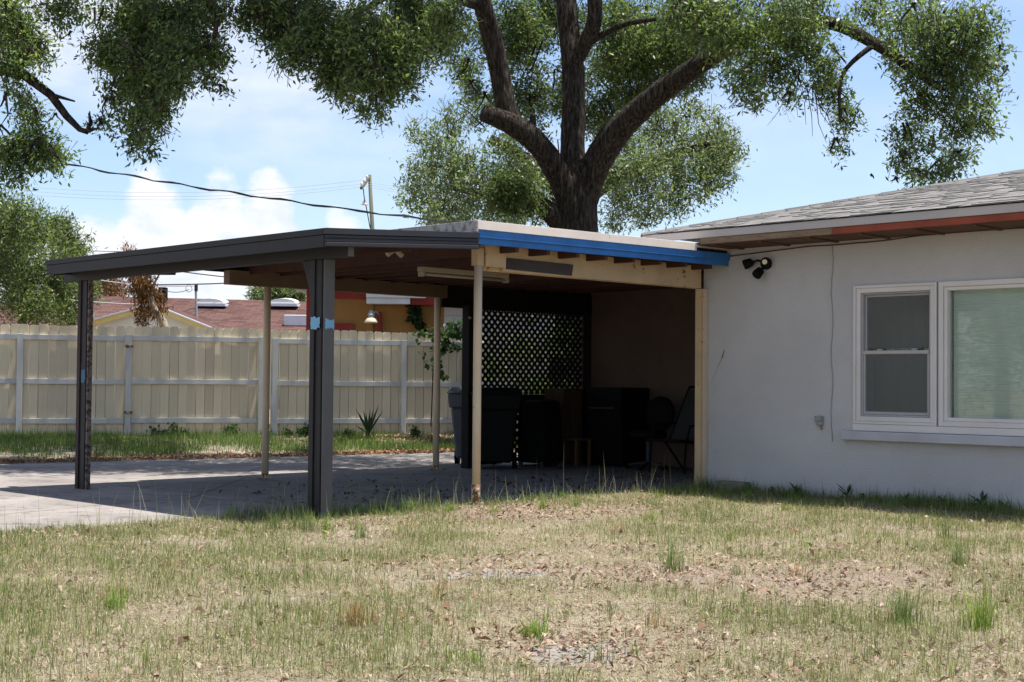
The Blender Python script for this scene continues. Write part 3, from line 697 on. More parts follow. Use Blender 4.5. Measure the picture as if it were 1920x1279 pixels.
bpst = MB(HT).box((-4.15, -.30, .005), (-4.01, -.13, 2.2)).build('corner_post', 'black_wood', None, .006); tag(bpst, 'black square post at the open end of the lattice screen', 'post')
ins = MB().lathe(W(-4.005, -.14, 2.02), [(.012, 0), (.02, .01), (.02, .05), (.010, .06)], 10, VX+UX).build('wire_insulator', 'fixture'); tag(ins, 'small white knob on the black post by the lattice', 'knob')
def wheeled_bin(u, v, rz, mat, lb):
    g = thing('wheeled_bin', lb, 'trash bin', W(u, v, 0))
    T = lambda a, b_, c: W(u, v, c)+(UX*math.cos(rz)+VX*math.sin(rz))*a+(-UX*math.sin(rz)+VX*math.cos(rz))*b_
    MB().hexa([T(a, q, .10) for a, q in ((-.21, -.22), (.21, -.22), (.21, .22), (-.21, .22))]+[T(a, q, .80) for a, q in ((-.265, -.29), (.265, -.29), (.265, .29), (-.265, .29))]).build('body', mat, g, .03)
    MB().hexa([T(a, q, .80) for a, q in ((-.285, -.31), (.285, -.31), (.285, .31), (-.285, .31))]+[T(a, q, 1.0) for a, q in ((-.30, -.33), (.30, -.33), (.30, .33), (-.30, .33))]).build('rim', mat, g, .02)
    MB().hexa([T(a, q, 1.002) for a, q in ((-.32, -.35), (.32, -.35), (.32, .35), (-.32, .35))]+[T(a, q, 1.09) for a, q in ((-.24, -.28), (.24, -.28), (.24, .28), (-.24, .28))]).build('lid', mat, g, .02)
    for s in (-1, 1): MB().lathe(T(-.2, s*.26, .11), [(.11, -.03), (.11, .03)], 18, (T(0, 1, 0)-T(0, 0, 0))).build('wheel', 'plastic_black', g)
    MB().tube([T(-.36, -.2, 1.0), T(-.36, .2, 1.0)], .015, 8).build('handle', mat, g)
    return g
wheeled_bin(-4.66, -.84, .9, 'plastic_gray', 'grey lidded wheeled trash bin standing behind the black post')
wheeled_bin(-3.72, -.36, .75, 'plastic_black', 'black lidded wheeled bin in the carport shade in front of the lattice')
g = thing('covered_grill', 'black covered barbecue grill in front of the lattice screen', 'grill', W(-3.75, -1.35, 0))
MB().hexa([W(u, v, .06) for u, v in ((-4.0, -1.49), (-3.5, -1.49), (-3.5, -1.03), (-4.0, -1.03))]+[W(u, v, .92) for u, v in ((-3.94, -1.46), (-3.56, -1.46), (-3.56, -1.07), (-3.94, -1.07))]).build('cover', 'plastic_black', g, .06)
for u in (-3.95, -3.55):
    for v in (-1.45, -1.07): MB(HT).box((u-.02, v-.02, .004), (u+.02, v+.02, .10)).build('leg', 'dull_metal', g)
g = thing('storage_cabinet', 'tall brown wooden cabinet with a dark gap between its doors', 'cabinet', W(-3.95, -1.95, 0))
hbox((-4.15, -2.13, .004), (-3.80, -1.73, 1.08), 'carcass', 'brown_wood', g)
for a, q in ((-2.125, -1.945), (-1.905, -1.735)): hbox((-3.798, a, .05), (-3.78, q, 1.06), 'door', 'brown_wood', g)
g = thing('step_stool', 'small yellowish wooden step stool in front of the brown cabinet', 'stool', W(-3.55, -1.78, 0))
hbox((-3.68, -1.93, .36), (-3.42, -1.62, .39), 'seat', 'yellow_wood', g)
for u in (-3.66, -3.44):
    for v in (-1.91, -1.64): hbox((u-.018, v-.018, .004), (u+.018, v+.018, .36), 'leg', 'yellow_wood', g)
g = thing('appliance', 'dark waist-high kitchen appliance against the carport back wall', 'appliance', W(-3.35, -2.4, 0))
hbox((-3.70, -2.74, .03), (-3.05, -2.12, 1.10), 'body', 'appliance', g, .015); hbox((-3.66, -2.118, .12), (-3.09, -2.10, .86), 'door', 'appliance', g, .01)
hbox((-3.60, -2.098, .80), (-3.15, -2.075, .825), 'handle', 'dull_metal', g)
for u in (-3.66, -3.10):
    for v in (-2.68, -2.18): hbox((u-.02, v-.02, .004), (u+.02, v+.02, .031), 'foot', 'plastic_black', g)
# round-backed swivel chair
cx, cv = -2.45, -2.0
g = thing('swivel_chair', 'black office chair with round back in the carport shade', 'chair', W(cx, cv, 0))
MB().lathe(W(cx, cv, .42), [(.20, 0), (.25, .03), (.25, .08), (.20, .11)], 20).build('seat', 'plastic_black', g, smooth=True)
MB().lathe(W(cx, cv-.24, .74), [(.18, -.03), (.25, -.01), (.25, .03), (.16, .06)], 20, VX+Vector((0, 0, .15))).build('backrest', 'plastic_black', g, smooth=True)
MB().tube([W(cx, cv-.1, .43), W(cx, cv-.28, .5), W(cx, cv-.29, .7)], .02, 8).build('back_stem', 'dull_metal', g)
MB().tube([W(cx, cv, .08), W(cx, cv, .42)], .03, 10).build('column', 'dull_metal', g)
for k in range(5):
    a = k*2*math.pi/5; MB().tube([W(cx, cv, .10), W(cx+.27*math.cos(a), cv+.27*math.sin(a), .065)], [.02, .014], 6).build('leg', 'dull_metal', g)
    MB().lathe(W(cx+.27*math.cos(a), cv+.27*math.sin(a), .032)-UX*.012, [(.027, 0), (.027, .024)], 10, UX).build('caster', 'plastic_black', g)
# reclining lounge chair with grey sling
cx, cv = -1.75, -1.95
g = thing('lounge_chair', 'dark framed reclining patio chair with pale grey sling back', 'chair', W(cx, cv, 0))
MB().hexa([W(cx-.26, cv-.02, .42), W(cx+.26, cv-.02, .42), W(cx+.26, cv+.01, .43), W(cx-.26, cv+.01, .43), W(cx-.26, cv-.40, 1.08), W(cx+.26, cv-.40, 1.08), W(cx+.26, cv-.37, 1.09), W(cx-.26, cv-.37, 1.09)]).build('sling_back', 'cushion', g)
MB().hexa([W(cx-.26, cv, .38), W(cx+.26, cv, .38), W(cx+.26, cv+.48, .42), W(cx-.26, cv+.48, .42), W(cx-.26, cv, .41), W(cx+.26, cv, .41), W(cx+.26, cv+.48, .45), W(cx-.26, cv+.48, .45)]).build('seat', 'plastic_black', g)
for s in (-.29, .29):
    MB().tube([W(cx+s, cv+.48, .43), W(cx+s, cv, .40), W(cx+s, cv-.42, 1.12)], .016, 8).build('side_rail', 'plastic_black', g)
    MB().tube([W(cx+s, cv+.42, .01), W(cx+s, cv+.38, .42), W(cx+s, cv+.30, .62), W(cx+s, cv-.14, .64)], .014, 8).build('arm', 'plastic_black', g)
    MB().tube([W(cx+s, cv-.30, .01), W(cx+s, cv+.1, .40)], .014, 8).build('leg', 'plastic_black', g)
MB().tube([W(cx-.29, cv-.42, 1.12), W(cx+.29, cv-.42, 1.12)], .016, 8).build('top_rail', 'plastic_black', g)

# ---------------------------------------------------------------- fence
frot = math.atan2(FD.y, FD.x)
def fpt(s, z=0, out=0): return FA+FD*s+Vector((FD.y, -FD.x, 0))*out+Vector((0, 0, z))
def picket_mesh(w, h, seed):
    r = random.Random(seed); w2 = w/2; c = .024
    prof = [(-w2, 0), (w2, 0), (w2, h-c*1.6), (w2-c*.45, h-c*.5), (w2-c*1.3, h), (-w2+c*1.3, h), (-w2+c*.45, h-c*.5), (-w2, h-c*1.6)]
    n = len(prof); t = .026
    v = [(x*.972, 0, z) for x, z in prof]+[(x*1.047, t, z) for x, z in prof]
    f = [tuple(range(n)), tuple(range(2*n-1, n-1, -1))]+[(i, i+n, (i+1) % n+n, (i+1) % n) for i in range(n)]
    me = bpy.data.meshes.new('picket'); me.from_pydata(v, [], f); me.materials.append(M['picket']); return me
PK = [picket_mesh(.1495, 1.90+.006*i, i) for i in range(3)]
rp = random.Random(21)
def fence_run(name, label, cat, s0, s1, posts, dz=0, rail_gap=()):
    f = bpy.data.objects.new(name, None); C.objects.link(f); f.location = fpt(s0, 0); f.rotation_euler = (0, 0, frot); tag(f, label, cat)
    def lb(x0, x1, y0, y1, z0, z1, nm, mat, bv=.004):
        o = MB().box((x0, y0, z0), (x1, y1, z1)).build(nm, mat, None, bv); o.parent = f; return o
    npk = round((s1-s0)/.1565); stp = (s1-s0)/npk
    for ip in range(npk):
        s = s0+(ip+.5)*stp
        o = bpy.data.objects.new('picket', rp.choice(PK)); C.objects.link(o); o.parent = f
        base_z = .165+.004*rp.uniform(-1, 1)
        o.location = (s-s0, .004*rp.uniform(-1, 1), base_z+dz+.008*rp.uniform(-1, 1)); o.rotation_euler = (.006*rp.uniform(-1, 1), .006*rp.uniform(-1, 1), .02*rp.uniform(-1, 1))
    ps = [p-s0 for p in posts]
    cuts = sorted([0.0]+[p for p in ps if 0 < p < s1-s0]+[s1-s0])
    for a, q in zip(cuts[:-1], cuts[1:]):
        if q-a < .12: continue
        for z in (1.86, 1.105, .425): lb(a+.05 if a in ps else a, q-.05 if q in ps else q, -.044, -.007, z-.045+dz, z+.045+dz, 'rail', 'fence_gray')
    for p in ps:
        lb(p-.048, p+.048, -.105, -.0465, .02, 1.915+dz, 'post', 'fence_gray', .006)
    return f
fence_run('fence', 'tall cream picket fence with grey rails ending at the gate, in front of bushy trees', 'fence', -5.4, 2.02, (-4.4, -2.1, .295))
gate = fence_run('gate', 'wide cream picket gate leaf with grey frame between its two grey stiles', 'gate', 2.02, 4.46, (2.08, 4.372), .012)
hg = [MB().box((.0, -.125, z), (.14, -.107, z+.05)).build('hinge', 'rust') for z in (.55, 1.7)]
for o in hg: o.parent = gate
fence_run('fence', 'tall cream picket fence with grey rails running behind the carport towards the oak', 'fence', 4.56, 16.5, (4.62, 6.985, 8.15, 10.5, 12.9, 15.2))

# ---------------------------------------------------------------- neighbours behind the fence
oh = thing('neighbour_house', 'orange stucco house with red trim just beyond the fence', 'house', at(740, 700, 31))
YO = 30.0
def ow(px, py, d=0): return at(px, py, YO+d)
def wbox(parent, x0, y0, x1, y1, d0, d1, name, mat, bevel=.01):
    """upright box filling the given patch of the facade, d0..d1 metres behind the facade line"""
    a, q = ow(x0, y1), ow(x1, y0)
    return MB().box((a.x, YO+d0, a.z), (q.x, YO+d1, q.z)).build(name, mat, parent, bevel)
hw = thing
a = ow(575, 545); q = ow(700, 545); r_ = ow(833, 545); e_ = ow(1240, 545)
MB().box((a.x+.12, YO, -.1), (q.x, YO+6, 3.12)).build('wall', 'orange_wall', oh)
MB().box((q.x, YO+.05, -.1), (r_.x, YO+6, 3.06)).build('wall', 'orange_wall', oh)
MB().box((r_.x, YO+.05, -.1), (e_.x, YO+6, 3.06)).build('block_wall', 'white_block', oh)
MB().box((a.x-.35, YO-.35, 3.12), (q.x+.1, YO+6.3, 3.26)).build('roof', 'grey_metal', oh)
wbox(oh, 573, 520, 583, 720, -.05, .10, 'corner_board', 'red_trim'); wbox(oh, 620, 542, 692, 560, -.05, -.002, 'fascia', 'red_trim')
wbox(oh, 618, 607, 664, 640, -.06, -.002, 'window_head', 'red_trim'); wbox(oh, 706, 585, 716, 700, -.06, -.002, 'corner_board', 'red_trim')
wbox(oh, 690, 551, 800, 560, -.40, -.02, 'roof_edge', 'white_metal'); wbox(oh, 690, 561, 771, 571, -.34, -.02, 'gutter', 'white_metal')
wbox(oh, 772, 560, 1240, 573, -.25, -.02, 'eave_board', 'red_trim')
MB().box((q.x-.1, YO-.3, 3.07), (e_.x, YO+6.3, 3.16)).build('roof', 'grey_metal', oh)
z_ = 2.95
while z_ > 1.6:
    MB().box((r_.x+.01, YO+.035, z_), (e_.x-.01, YO+.049, z_+.012)).build('joint', 'grey_metal', oh); z_ -= .2
bl_ = thing('barn_lamp', 'grey barn lamp with pale ribbed glass shade on the orange house', 'lamp', ow(696, 600, -.3))
p = ow(696, 606, -.35)
MB().lathe(p, [(.150, 0), (.145, .03), (.11, .09), (.06, .12)], 20).build('shade', 'cream_post', bl_, smooth=True)
MB().lathe(p+Vector((0, 0, .122)), [(.06, 0), (.075, .05), (.05, .12), (.03, .15)], 16).build('cap', 'grey_metal', bl_)
MB().tube([p+Vector((0, 0, .2)), p+Vector((.09, .1, .24)), p+Vector((.13, .30, .20))], .02, 8).build('arm', 'grey_metal', bl_)
# brown-roofed house further back
br = thing('neighbour_house', 'distant house with long brown shingle roof and two skylights', 'house', at(380, 700, 55))
rl, rr_ = at(-90, 551, 54), at(640, 566, 54); el_, er = at(-90, 640, 48), at(640, 640, 48)
rz_ = 4.22; zl = 2.35
x0, x1 = el_.x, er.x
MB().add([Vector((x0, 47.5, zl)), Vector((x1, 47.5, zl)), Vector((x1, 54, rz_-.10)), Vector((x0, 54, rz_+.12)), Vector((x0, 60.5, zl)), Vector((x1, 60.5, zl))], [(0, 1, 2, 3), (3, 2, 5, 4), (0, 3, 4), (1, 5, 2)]).build('roof', 'brown_roof', br)
MB().box((x0+.4, 48, -.1), (x1-.4, 60, zl+.02)).build('wall', 'far_white', br)
def on_roof(px, py):
    # point on the front plane of the brown roof
    d = at(px, py, 1)-Vector((0, 0, CAMZ)); zr0 = rz_
    lo, hi = 47.5, 54.0
    for _ in range(40):
        m_ = (lo+hi)/2; z = CAMZ+d.z*m_; zp = zl+(rz_-zl)*(m_-47.5)/6.5
        if z > zp: lo = m_
        else: hi = m_
    return Vector((0, 0, CAMZ))+d*lo
for px in (397, 531):
    c = on_roof(px, 574)
    sk = MB().box((c.x-.56, c.y-.30, c.z-.02), (c.x+.56, c.y+.75, c.z+.10)).build('skylight', 'white_metal', br, .01)
    n = 10; b = MB(); pr = [(.50*math.cos(math.pi*k/n), .17*math.sin(math.pi*k/n)) for k in range(n+1)]
    b.add([Vector((c.x+x, c.y-.27, c.z+.10+z)) for x, z in pr]+[Vector((c.x+x, c.y+.7, c.z+.17+z)) for x, z in pr], [tuple(range(n+1)), tuple(range(2*n+1, n, -1))]+[(k, k+1, n+2+k, n+1+k) for k in range(n)])
    d_ = b.build('dome', 'skylight', sk)
c = on_roof(306, 566); MB().box((c.x-.13, 53.2, 3.7), (c.x+.13, 53.6, 4.60)).build('chimney', 'plastic_black', br)
c = on_roof(557, 606); MB().box((c.x-.42, c.y-.3, c.z-.1), (c.x+.5, c.y+.5, c.z+.28)).build('roof_vent', 'white_metal', br, .02)
# white and yellow gable in front of it
gb = thing('garden_shed', 'white gabled outbuilding with yellow trim boards behind the dead tree', 'shed', at(283, 700, 43))
ap, ll, rr2 = at(283, 571, 43), at(163, 604, 43), at(395, 616, 43)
zz = .0
MB().add([Vector((ll.x+.2, 43.3, zz)), Vector((rr2.x-.2, 43.3, zz)), Vector((rr2.x-.2, 43.3, rr2.z-.06)), Vector((ap.x, 43.3, ap.z-.08)), Vector((ll.x+.2, 43.3, ll.z-.06))]+[Vector((ll.x+.2, 46, zz)), Vector((rr2.x-.2, 46, zz)), Vector((rr2.x-.2, 46, rr2.z-.06)), Vector((ap.x, 46, ap.z-.08)), Vector((ll.x+.2, 46, ll.z-.06))],
   [(0, 1, 2, 3, 4), (5, 9, 8, 7, 6), (0, 5, 6, 1), (1, 6, 7, 2), (4, 9, 5, 0)]).build('wall', 'far_white', gb)
for e in (ll, rr2):
    MB().beam(Vector((e.x, 43.14, e.z-.08)), Vector((ap.x, 43.14, ap.z-.08)), .05, .13).build('barge_board', 'yellow_trim', gb, .005)
    MB().beam(Vector((e.x, 43.12, e.z+.02)), Vector((ap.x, 43.12, ap.z+.02)), .12, .05).build('drip_edge', 'white_metal', gb, .005)
    MB().add([Vector((e.x, 43.07, e.z+.03)), Vector((ap.x, 43.07, ap.z+.03)), Vector((ap.x, 46.2, ap.z+.03)), Vector((e.x, 46.2, e.z+.03))], [(0, 1, 2, 3)]).build('roof', 'brown_roof', gb)
MB().tube([at(173, 602, 42.8), at(173, 585, 42.8), at(173, 580, 42.8)], [.06, .06, .085], 10).build('vent_pipe', 'grey_metal', gb)

# utility poles and wires
up = thing('utility_pole', 'weathered greenish wooden utility pole with a crossarm, rising behind the carport roof', 'utility pole', at(712, 716, 60))
MB().tube([at(712, 716, 60)-Vector((0, 0, .3)), at(703, 520, 60), at(693, 328, 60)], [.115, .10, .075], 12).build('shaft', 'pole_wood', up, smooth=True)
pa, pb = at(692, 333, 59.9), at(677, 353, 58.6)
MB().beam(pa, pb, .10, .12).build('crossarm', 'pole_wood', up, .01)
for t in (.25, .6, .92):
    MB().lathe(pa.lerp(pb, t)+Vector((0, 0, .06)), [(.03, 0), (.055, .06), (.05, .12), (.02, .16)], 8).build('insulator', 'far_white', up)
MB().lathe(at(684, 384, 59.4), [(.16, 0), (.12, .05), (.05, .22)], 12).build('street_light', 'grey_metal', up)
MB().tube([at(681, 354, 58.7), at(683, 372, 59.2), at(687, 390, 59.6), at(694, 428, 60)], .022, 5).build('drop_wire', 'wire', up)
up2 = thing('utility_pole', 'thin grey service pole with a coil of wire, above the brown shingle roof', 'utility pole', at(370, 712, 46.8))
MB().tube([at(370, 712, 46.8)-Vector((0, 0, .3)), at(369, 620, 46.8), at(367, 536, 46.8)], [.05, .045, .04], 8).build('shaft', 'grey_metal', up2)
MB().box(tuple(at(365, 546, 46.8)-Vector((0, .05, 0))), tuple(at(370, 534, 46.8)+Vector((0, .1, 0)))).build('weatherhead', 'wire', up2)
cpt = at(354, 541, 46.8); MB().tube([cpt+Vector((.10*math.cos(t), 0, .12*math.sin(t))) for t in np.linspace(0, 6.2, 14)]+[at(362, 544, 46.8)], .009, 5).build('wire_coil', 'wire', up2)
def wire(p, q, sag, r, mat, label, n=24, group=None):
    pts = [Vector(p).lerp(Vector(q), t)-Vector((0, 0, 4*sag*t*(1-t))) for t in np.linspace(0, 1, n)]
    return cable('overhead_wire', pts, r, mat, label, group, 'wire')
ms = thing('service_mast', 'short metal service mast standing on the flat carport roof', 'mast', W(-2.07, .63, 2.68))
MB().tube([W(-2.07, .63, 2.66), W(-2.07, .63, 2.97)], .025, 8).build('pipe', 'grey_metal', ms); MB().lathe(W(-2.07, .63, 2.96), [(.045, 0), (.05, .04), (.02, .08)], 10).build('cap', 'grey_metal', ms)
sA, sB = at(-90, 262, 23.5), W(-2.07, .63, 2.99)
pts = []
rw = random.Random(4)
for t in np.linspace(0, 1, 60):
    p_ = sA.lerp(sB, t)-Vector((0, 0, 4*.13*t*(1-t))); pts.append(p_+Vector((0, 0, .010*math.sin(t*70)+.006*rw.uniform(-1, 1))))
cable('overhead_wire', pts, [.013+.004*math.sin(i*1.7) for i in range(60)], 'wire', 'thick twisted black service wire dropping onto the carport roof', cat='wire')
for i, (a, q, d, lb) in enumerate((((-60, 339), (677, 338), 59, 'upper'), ((-60, 347), (680, 345), 59, 'middle'), ((-60, 354), (683, 350), 59, 'lower'))):
    wire(at(a[0], a[1], 56), at(q[0], q[1], d), .5, .007, 'wire_pale', 'faint thin power line strung from the wooden utility pole crossarm', group='power lines from the crossarm')
for i, y in enumerate((340, 345, 350)): wire(at(677+3*i, 339+5*i, 59), at(1250, 372+6*i, 66), .5, .007, 'wire_pale', 'faint thin power line strung from the wooden utility pole crossarm', group='power lines from the crossarm')
wire(at(-60, 461, 40), at(367, 536, 46.8), .35, .016, 'wire_pale', 'pale cable crossing the bushy tree towards the thin grey service pole')
wire(at(-80, 534, 31), at(286, 571, 43), .10, .016, 'wire_pale', 'pale low cable crossing the bushy tree to the shed gable')
wire(at(150, 470, 52), at(700, 452, 60), .2, .016, 'wire', 'dark wire level with the dark roof edge, behind the bare twigs')
wire(at(280, 534, 50), at(600, 517, 60), .1, .026, 'wire', 'dark thick wire seen under the roof, above the thin grey service pole')
wire(at(330, 508, 50), at(620, 531, 60), .1, .022, 'wire', 'dark wire sloping down under the roof beside the cream rear beam')
wire(at(300, 540, 50), at(354, 543, 46.8), .12, .012, 'wire', 'slack wire hanging from the coil on the thin grey service pole')

# ---------------------------------------------------------------- foliage
def leaf_cloud(blobs, n, L, rg, cols, clump=12, spread=.13, droop=.35, wide=.36, holes=2.2):
    """leaves in twig clumps spread through ball-shaped volumes: blobs = [(centre, radius)]"""
    cen = np.array([tuple(c) for c, r in blobs]); rad = np.array([r for c, r in blobs])
    nc = max(1, n//clump)
    k = rg.choice(len(blobs), nc, p=rad**2.2/np.sum(rad**2.2))
    d = rg.normal(size=(nc, 3)); d /= np.linalg.norm(d, axis=1)[:, None]
    cc = cen[k]+d*(rad[k]*rg.random(nc)**.42*np.where(rg.random(nc) < .14, rg.uniform(1, 1.38, nc), 1))[:, None]
    gap = vnoise(cc[:, 0]*1.0+cc[:, 1]*.7, cc[:, 2], holes, 5)+.35*(vnoise(cc[:, 0], cc[:, 2]+cc[:, 1], holes*2.3, 4)-.5)
    keep = (gap > .30) | (nc < 400); cc = cc[keep]; k = k[keep]; nc = len(cc)
    ccol = rg.random(nc)
    idx = np.repeat(np.arange(nc), clump); m = len(idx)
    # a clump is a short twig: leaves along a line
    td = rg.normal(size=(nc, 3))+np.array([0, 0, -.5]); td /= np.linalg.norm(td, axis=1)[:, None]
    t = rg.uniform(-1, 1, m)
    pos = cc[idx]+td[idx]*(t*spread*1.6)[:, None]+rg.normal(size=(m, 3))*spread*.45
    ax = rg.normal(size=(m, 3))+td[idx]*.6+np.array([0, 0, -droop]); ax /= np.linalg.norm(ax, axis=1)[:, None]
    sd = np.cross(ax, rg.normal(size=(m, 3))+np.array([0, 0, 1.2])); sd /= np.linalg.norm(sd, axis=1)[:, None]+1e-9
    nr = np.cross(sd, ax)
    ll = L*rg.uniform(.6, 1.25, m)[:, None]; ww = ll*wide*rg.uniform(.8, 1.2, m)[:, None]
    v = np.stack([pos, pos+ax*ll*.5+sd*ww*.5+nr*ll*.06, pos+ax*ll, pos+ax*ll*.5-sd*ww*.5+nr*ll*.06], 1).reshape(-1, 3)
    f = np.arange(4*m).reshape(-1, 4)
    cols = np.array(cols); w = np.clip(ccol[idx]*.7+rg.random(m)*.4-.05, 0, .999)*(len(cols)-1)
    i0 = w.astype(int); fr = (w-i0)[:, None]; c = cols[i0]*(1-fr)+cols[np.minimum(i0+1, len(cols)-1)]*fr
    c = c*rg.uniform(.75, 1.25, m)[:, None]
    # the twig of every clump
    hx = np.cross(td, np.array([0, 1., 0])); hx /= np.linalg.norm(hx, axis=1)[:, None]+1e-9
    wd = L*.075; a0, a1 = cc-td*spread*2.0, cc+td*spread*1.7
    tv = np.stack([a0+hx*wd*.6, a0-hx*wd*.6, a1-hx*wd*.15, a1+hx*wd*.15], 1).reshape(-1, 3)
    v = np.concatenate([v, tv]); f = np.arange(4*(m+nc))
    return v, f, np.full(m+nc, 4), np.concatenate([np.repeat(c, 4, 0), np.tile(np.array([[.05, .04, .028]]), (4*nc, 1))])
def add_crown(parent, name, parts, mat='leaf'):
    vs, fs, ln, cs = [], [], [], []; o = 0
    for v, f, l, c in parts: vs.append(v); fs.append(f+o); ln.append(l); cs.append(c); o += len(v)
    return npmesh(name, np.concatenate(vs), np.concatenate(fs), np.concatenate(ln), mat, np.concatenate(cs), parent)
def px_blobs(lst, Y, jit, rg):
    out = []
    for x, y, r in lst:
        d = Y+rg.uniform(-jit, jit); out.append((at(x, y, d), r*d/FPX*.92))
    return out
def thin(a, b, rg, bend=.1):   # twig
    m = (Vector(a)+Vector(b))/2+Vector(rg.normal(size=3))*bend*(Vector(b)-Vector(a)).length
    return [Vector(a), m, Vector(b)]
OAK = [(.040, .068, .022), (.072, .116, .034), (.112, .165, .048), (.170, .222, .070)]
OAK2 = [(.058, .090, .032), (.095, .138, .048), (.140, .190, .070), (.190, .235, .105)]
rl_ = np.random.default_rng(3)

oak = thing('oak_tree', 'huge spreading oak with thick forked dark trunk rising behind the carport', 'tree', at(1085, 716, 26))
TB = at(1085, 716, 26)
def limb(parent, pts, name='limb', seed=0, n=14, wob=.07, mat='bark'):
    """limb through (px, py, depth, width px): smooth path with uneven girth"""
    P = [at(x, y, d) for x, y, d, w in pts]; R = [w*d/FPX/2 for x, y, d, w in pts]
    # Catmull-Rom
    out, rad = [], []
    for i in range(len(P)-1):
        p0, p1, p2, p3 = P[max(i-1, 0)], P[i], P[i+1], P[min(i+2, len(P)-1)]
        for t in np.linspace(0, 1, 7)[:-1]:
            out.append(.5*((2*p1)+(p2-p0)*t+(2*p0-5*p1+4*p2-p3)*t*t+(3*p1-p0-3*p2+p3)*t**3)); rad.append(R[i]*(1-t)+R[i+1]*t)
    out.append(P[-1]); rad.append(R[-1])
    o = MB().tube(out, rad, n, True, wob, seed).build(name, mat, parent, smooth=True)
    return o
tr = limb(oak, [(1088, 745, 26, 140), (1086, 640, 26, 96), (1084, 520, 26, 82), (1082, 430, 26, 78), (1080, 385, 26, 80), (1078, 340, 26, 66), (1076, 290, 26.05, 34)], 'trunk', 1, 22, .05)
limb(oak, [(1074, 400, 25.98, 50), (1050, 335, 25.8, 48), (1012, 275, 25.6, 45), (967, 238, 25.4, 43), (930, 221, 25.3, 37), (906, 213, 25.2, 32)], 'limb', 2)
limb(oak, [(962, 240, 25.45, 36), (948, 200, 25.5, 40), (938, 140, 25.5, 38), (922, 70, 25.4, 38), (905, 10, 25.2, 36), (885, -60, 25, 34)], 'limb', 3)
limb(oak, [(992, 262, 25.6, 22), (998, 235, 25.6, 14), (1000, 218, 25.6, 12)], 'branch_stub', 4, 10)
limb(oak, [(1076, 360, 26.0, 50), (1074, 270, 26.1, 45), (1076, 200, 26.2, 43), (1074, 120, 26.3, 42), (1066, 50, 26.4, 38), (1058, -50, 26.6, 36)], 'limb', 5)
limb(oak, [(1078, 118, 26.2, 26), (1098, 80, 26.0, 30), (1115, 35, 25.8, 29), (1112, -40, 25.6, 27)], 'limb', 6)
limb(oak, [(1092, 90, 26.0, 14), (1130, 65, 25.9, 13), (1175, 45, 25.7, 11), (1230, 36, 25.5, 8)], 'limb', 7, 10)
limb(oak, [(1090, 400, 26.0, 52), (1108, 330, 25.9, 56), (1142, 268, 25.7, 54), (1190, 215, 25.3, 46), (1250, 165, 24.8, 42), (1330, 110, 24.2, 36), (1430, 55, 23.5, 32), (1550, 42, 22.8, 26), (1640, 82, 22.3, 22), (1700, 122, 22, 20), (1770, 170, 21.8, 10)], 'limb', 8, 16)
limb(oak, [(1064, 436, 25.98, 40), (1030, 398, 25.7, 36), (1002, 370, 25.5, 28), (980, 354, 25.3, 14)], 'limb', 9)
limb(oak, [(905, 10, 25.2, 24), (862, -2, 24.6, 22), (790, -30, 22.6, 18), (680, 20, 20, 9), (620, 80, 19.3, 5)], 'limb', 10, 10)
limb(oak, [(1640, 82, 22.3, 12), (1580, 140, 22.1, 8), (1575, 230, 22, 4)], 'limb', 11, 8)
MB().tube([at(1052, 262+8*i, 25.95-.55+.02*math.sin(i)) + Vector((.012*i*.6-.06, 0, 0)) for i in range(14)], .012, 5).build('hanging_vine_stem', 'bark', oak)
right = [(1400, 60, 90), (1480, 40, 80), (1400, 150, 52), (1450, 140, 50), (1330, 60, 80), (1300, 20, 60), (1540, 10, 55), (1620, 20, 55), (1700, 50, 75), (1780, 60, 70), (1840, 55, 48), (1790, 120, 55), (1720, 130, 50), (1660, 95, 30), (1840, 130, 42), (1872, 95, 20), (1884, 132, 16), (1552, 105, 40), (1560, 170, 36), (1585, 220, 30), (1572, 272, 24), (1540, 130, 34), (1728, 200, 40), (1700, 250, 34), (1742, 278, 40), (1692, 300, 28), (1762, 318, 34), (1795, 300, 32), (1722, 330, 24), (1632, 331, 7), (1832, 200, 40), (1852, 240, 24), (1800, 236, 34), (1680, 338, 12), (1790, 185, 40), (1480, 185, 22), (1420, 190, 18), (1500, 90, 45)]
mid = [(470, 28, 34), (520, 58, 44), (560, 98, 44), (610, 60, 58), (640, 120, 54), (680, 60, 58), (690, 150, 48), (650, 172, 32), (700, 195, 28), (740, 90, 58), (752, 150, 38), (790, 60, 56), (800, 118, 34), (836, 40, 44), (760, 20, 56), (560, 20, 48), (620, 142, 30), (722, 172, 30), (682, 208, 14), (775, 185, 12), (716, 216, 10), (836, 85, 18), (505, 12, 34)]
core = [(880, 60, 60), (872, 130, 34), (960, 60, 70), (1000, 120, 70), (960, 180, 44), (1020, 30, 70), (1140, 60, 80), (1200, 60, 80), (1150, 140, 70), (1220, 130, 70), (1280, 80, 80), (1130, 220, 50), (1005, 205, 44), (1200, 185, 44), (1290, 140, 46), (1050, 170, 66), (905, 190, 30), (885, 165, 26), (1150, 250, 30), (1010, 260, 26)]
low = [(972, 352, 24), (945, 345, 24), (1000, 388, 16), (960, 378, 22), (985, 335, 18), (930, 370, 20)]
top = [(Vector((1+rl_.uniform(-6.5, 6.5), 26.5+rl_.uniform(-4, 4), 9.6+rl_.uniform(0, 4.0))), rl_.uniform(1.0, 1.7)) for _ in range(34)]
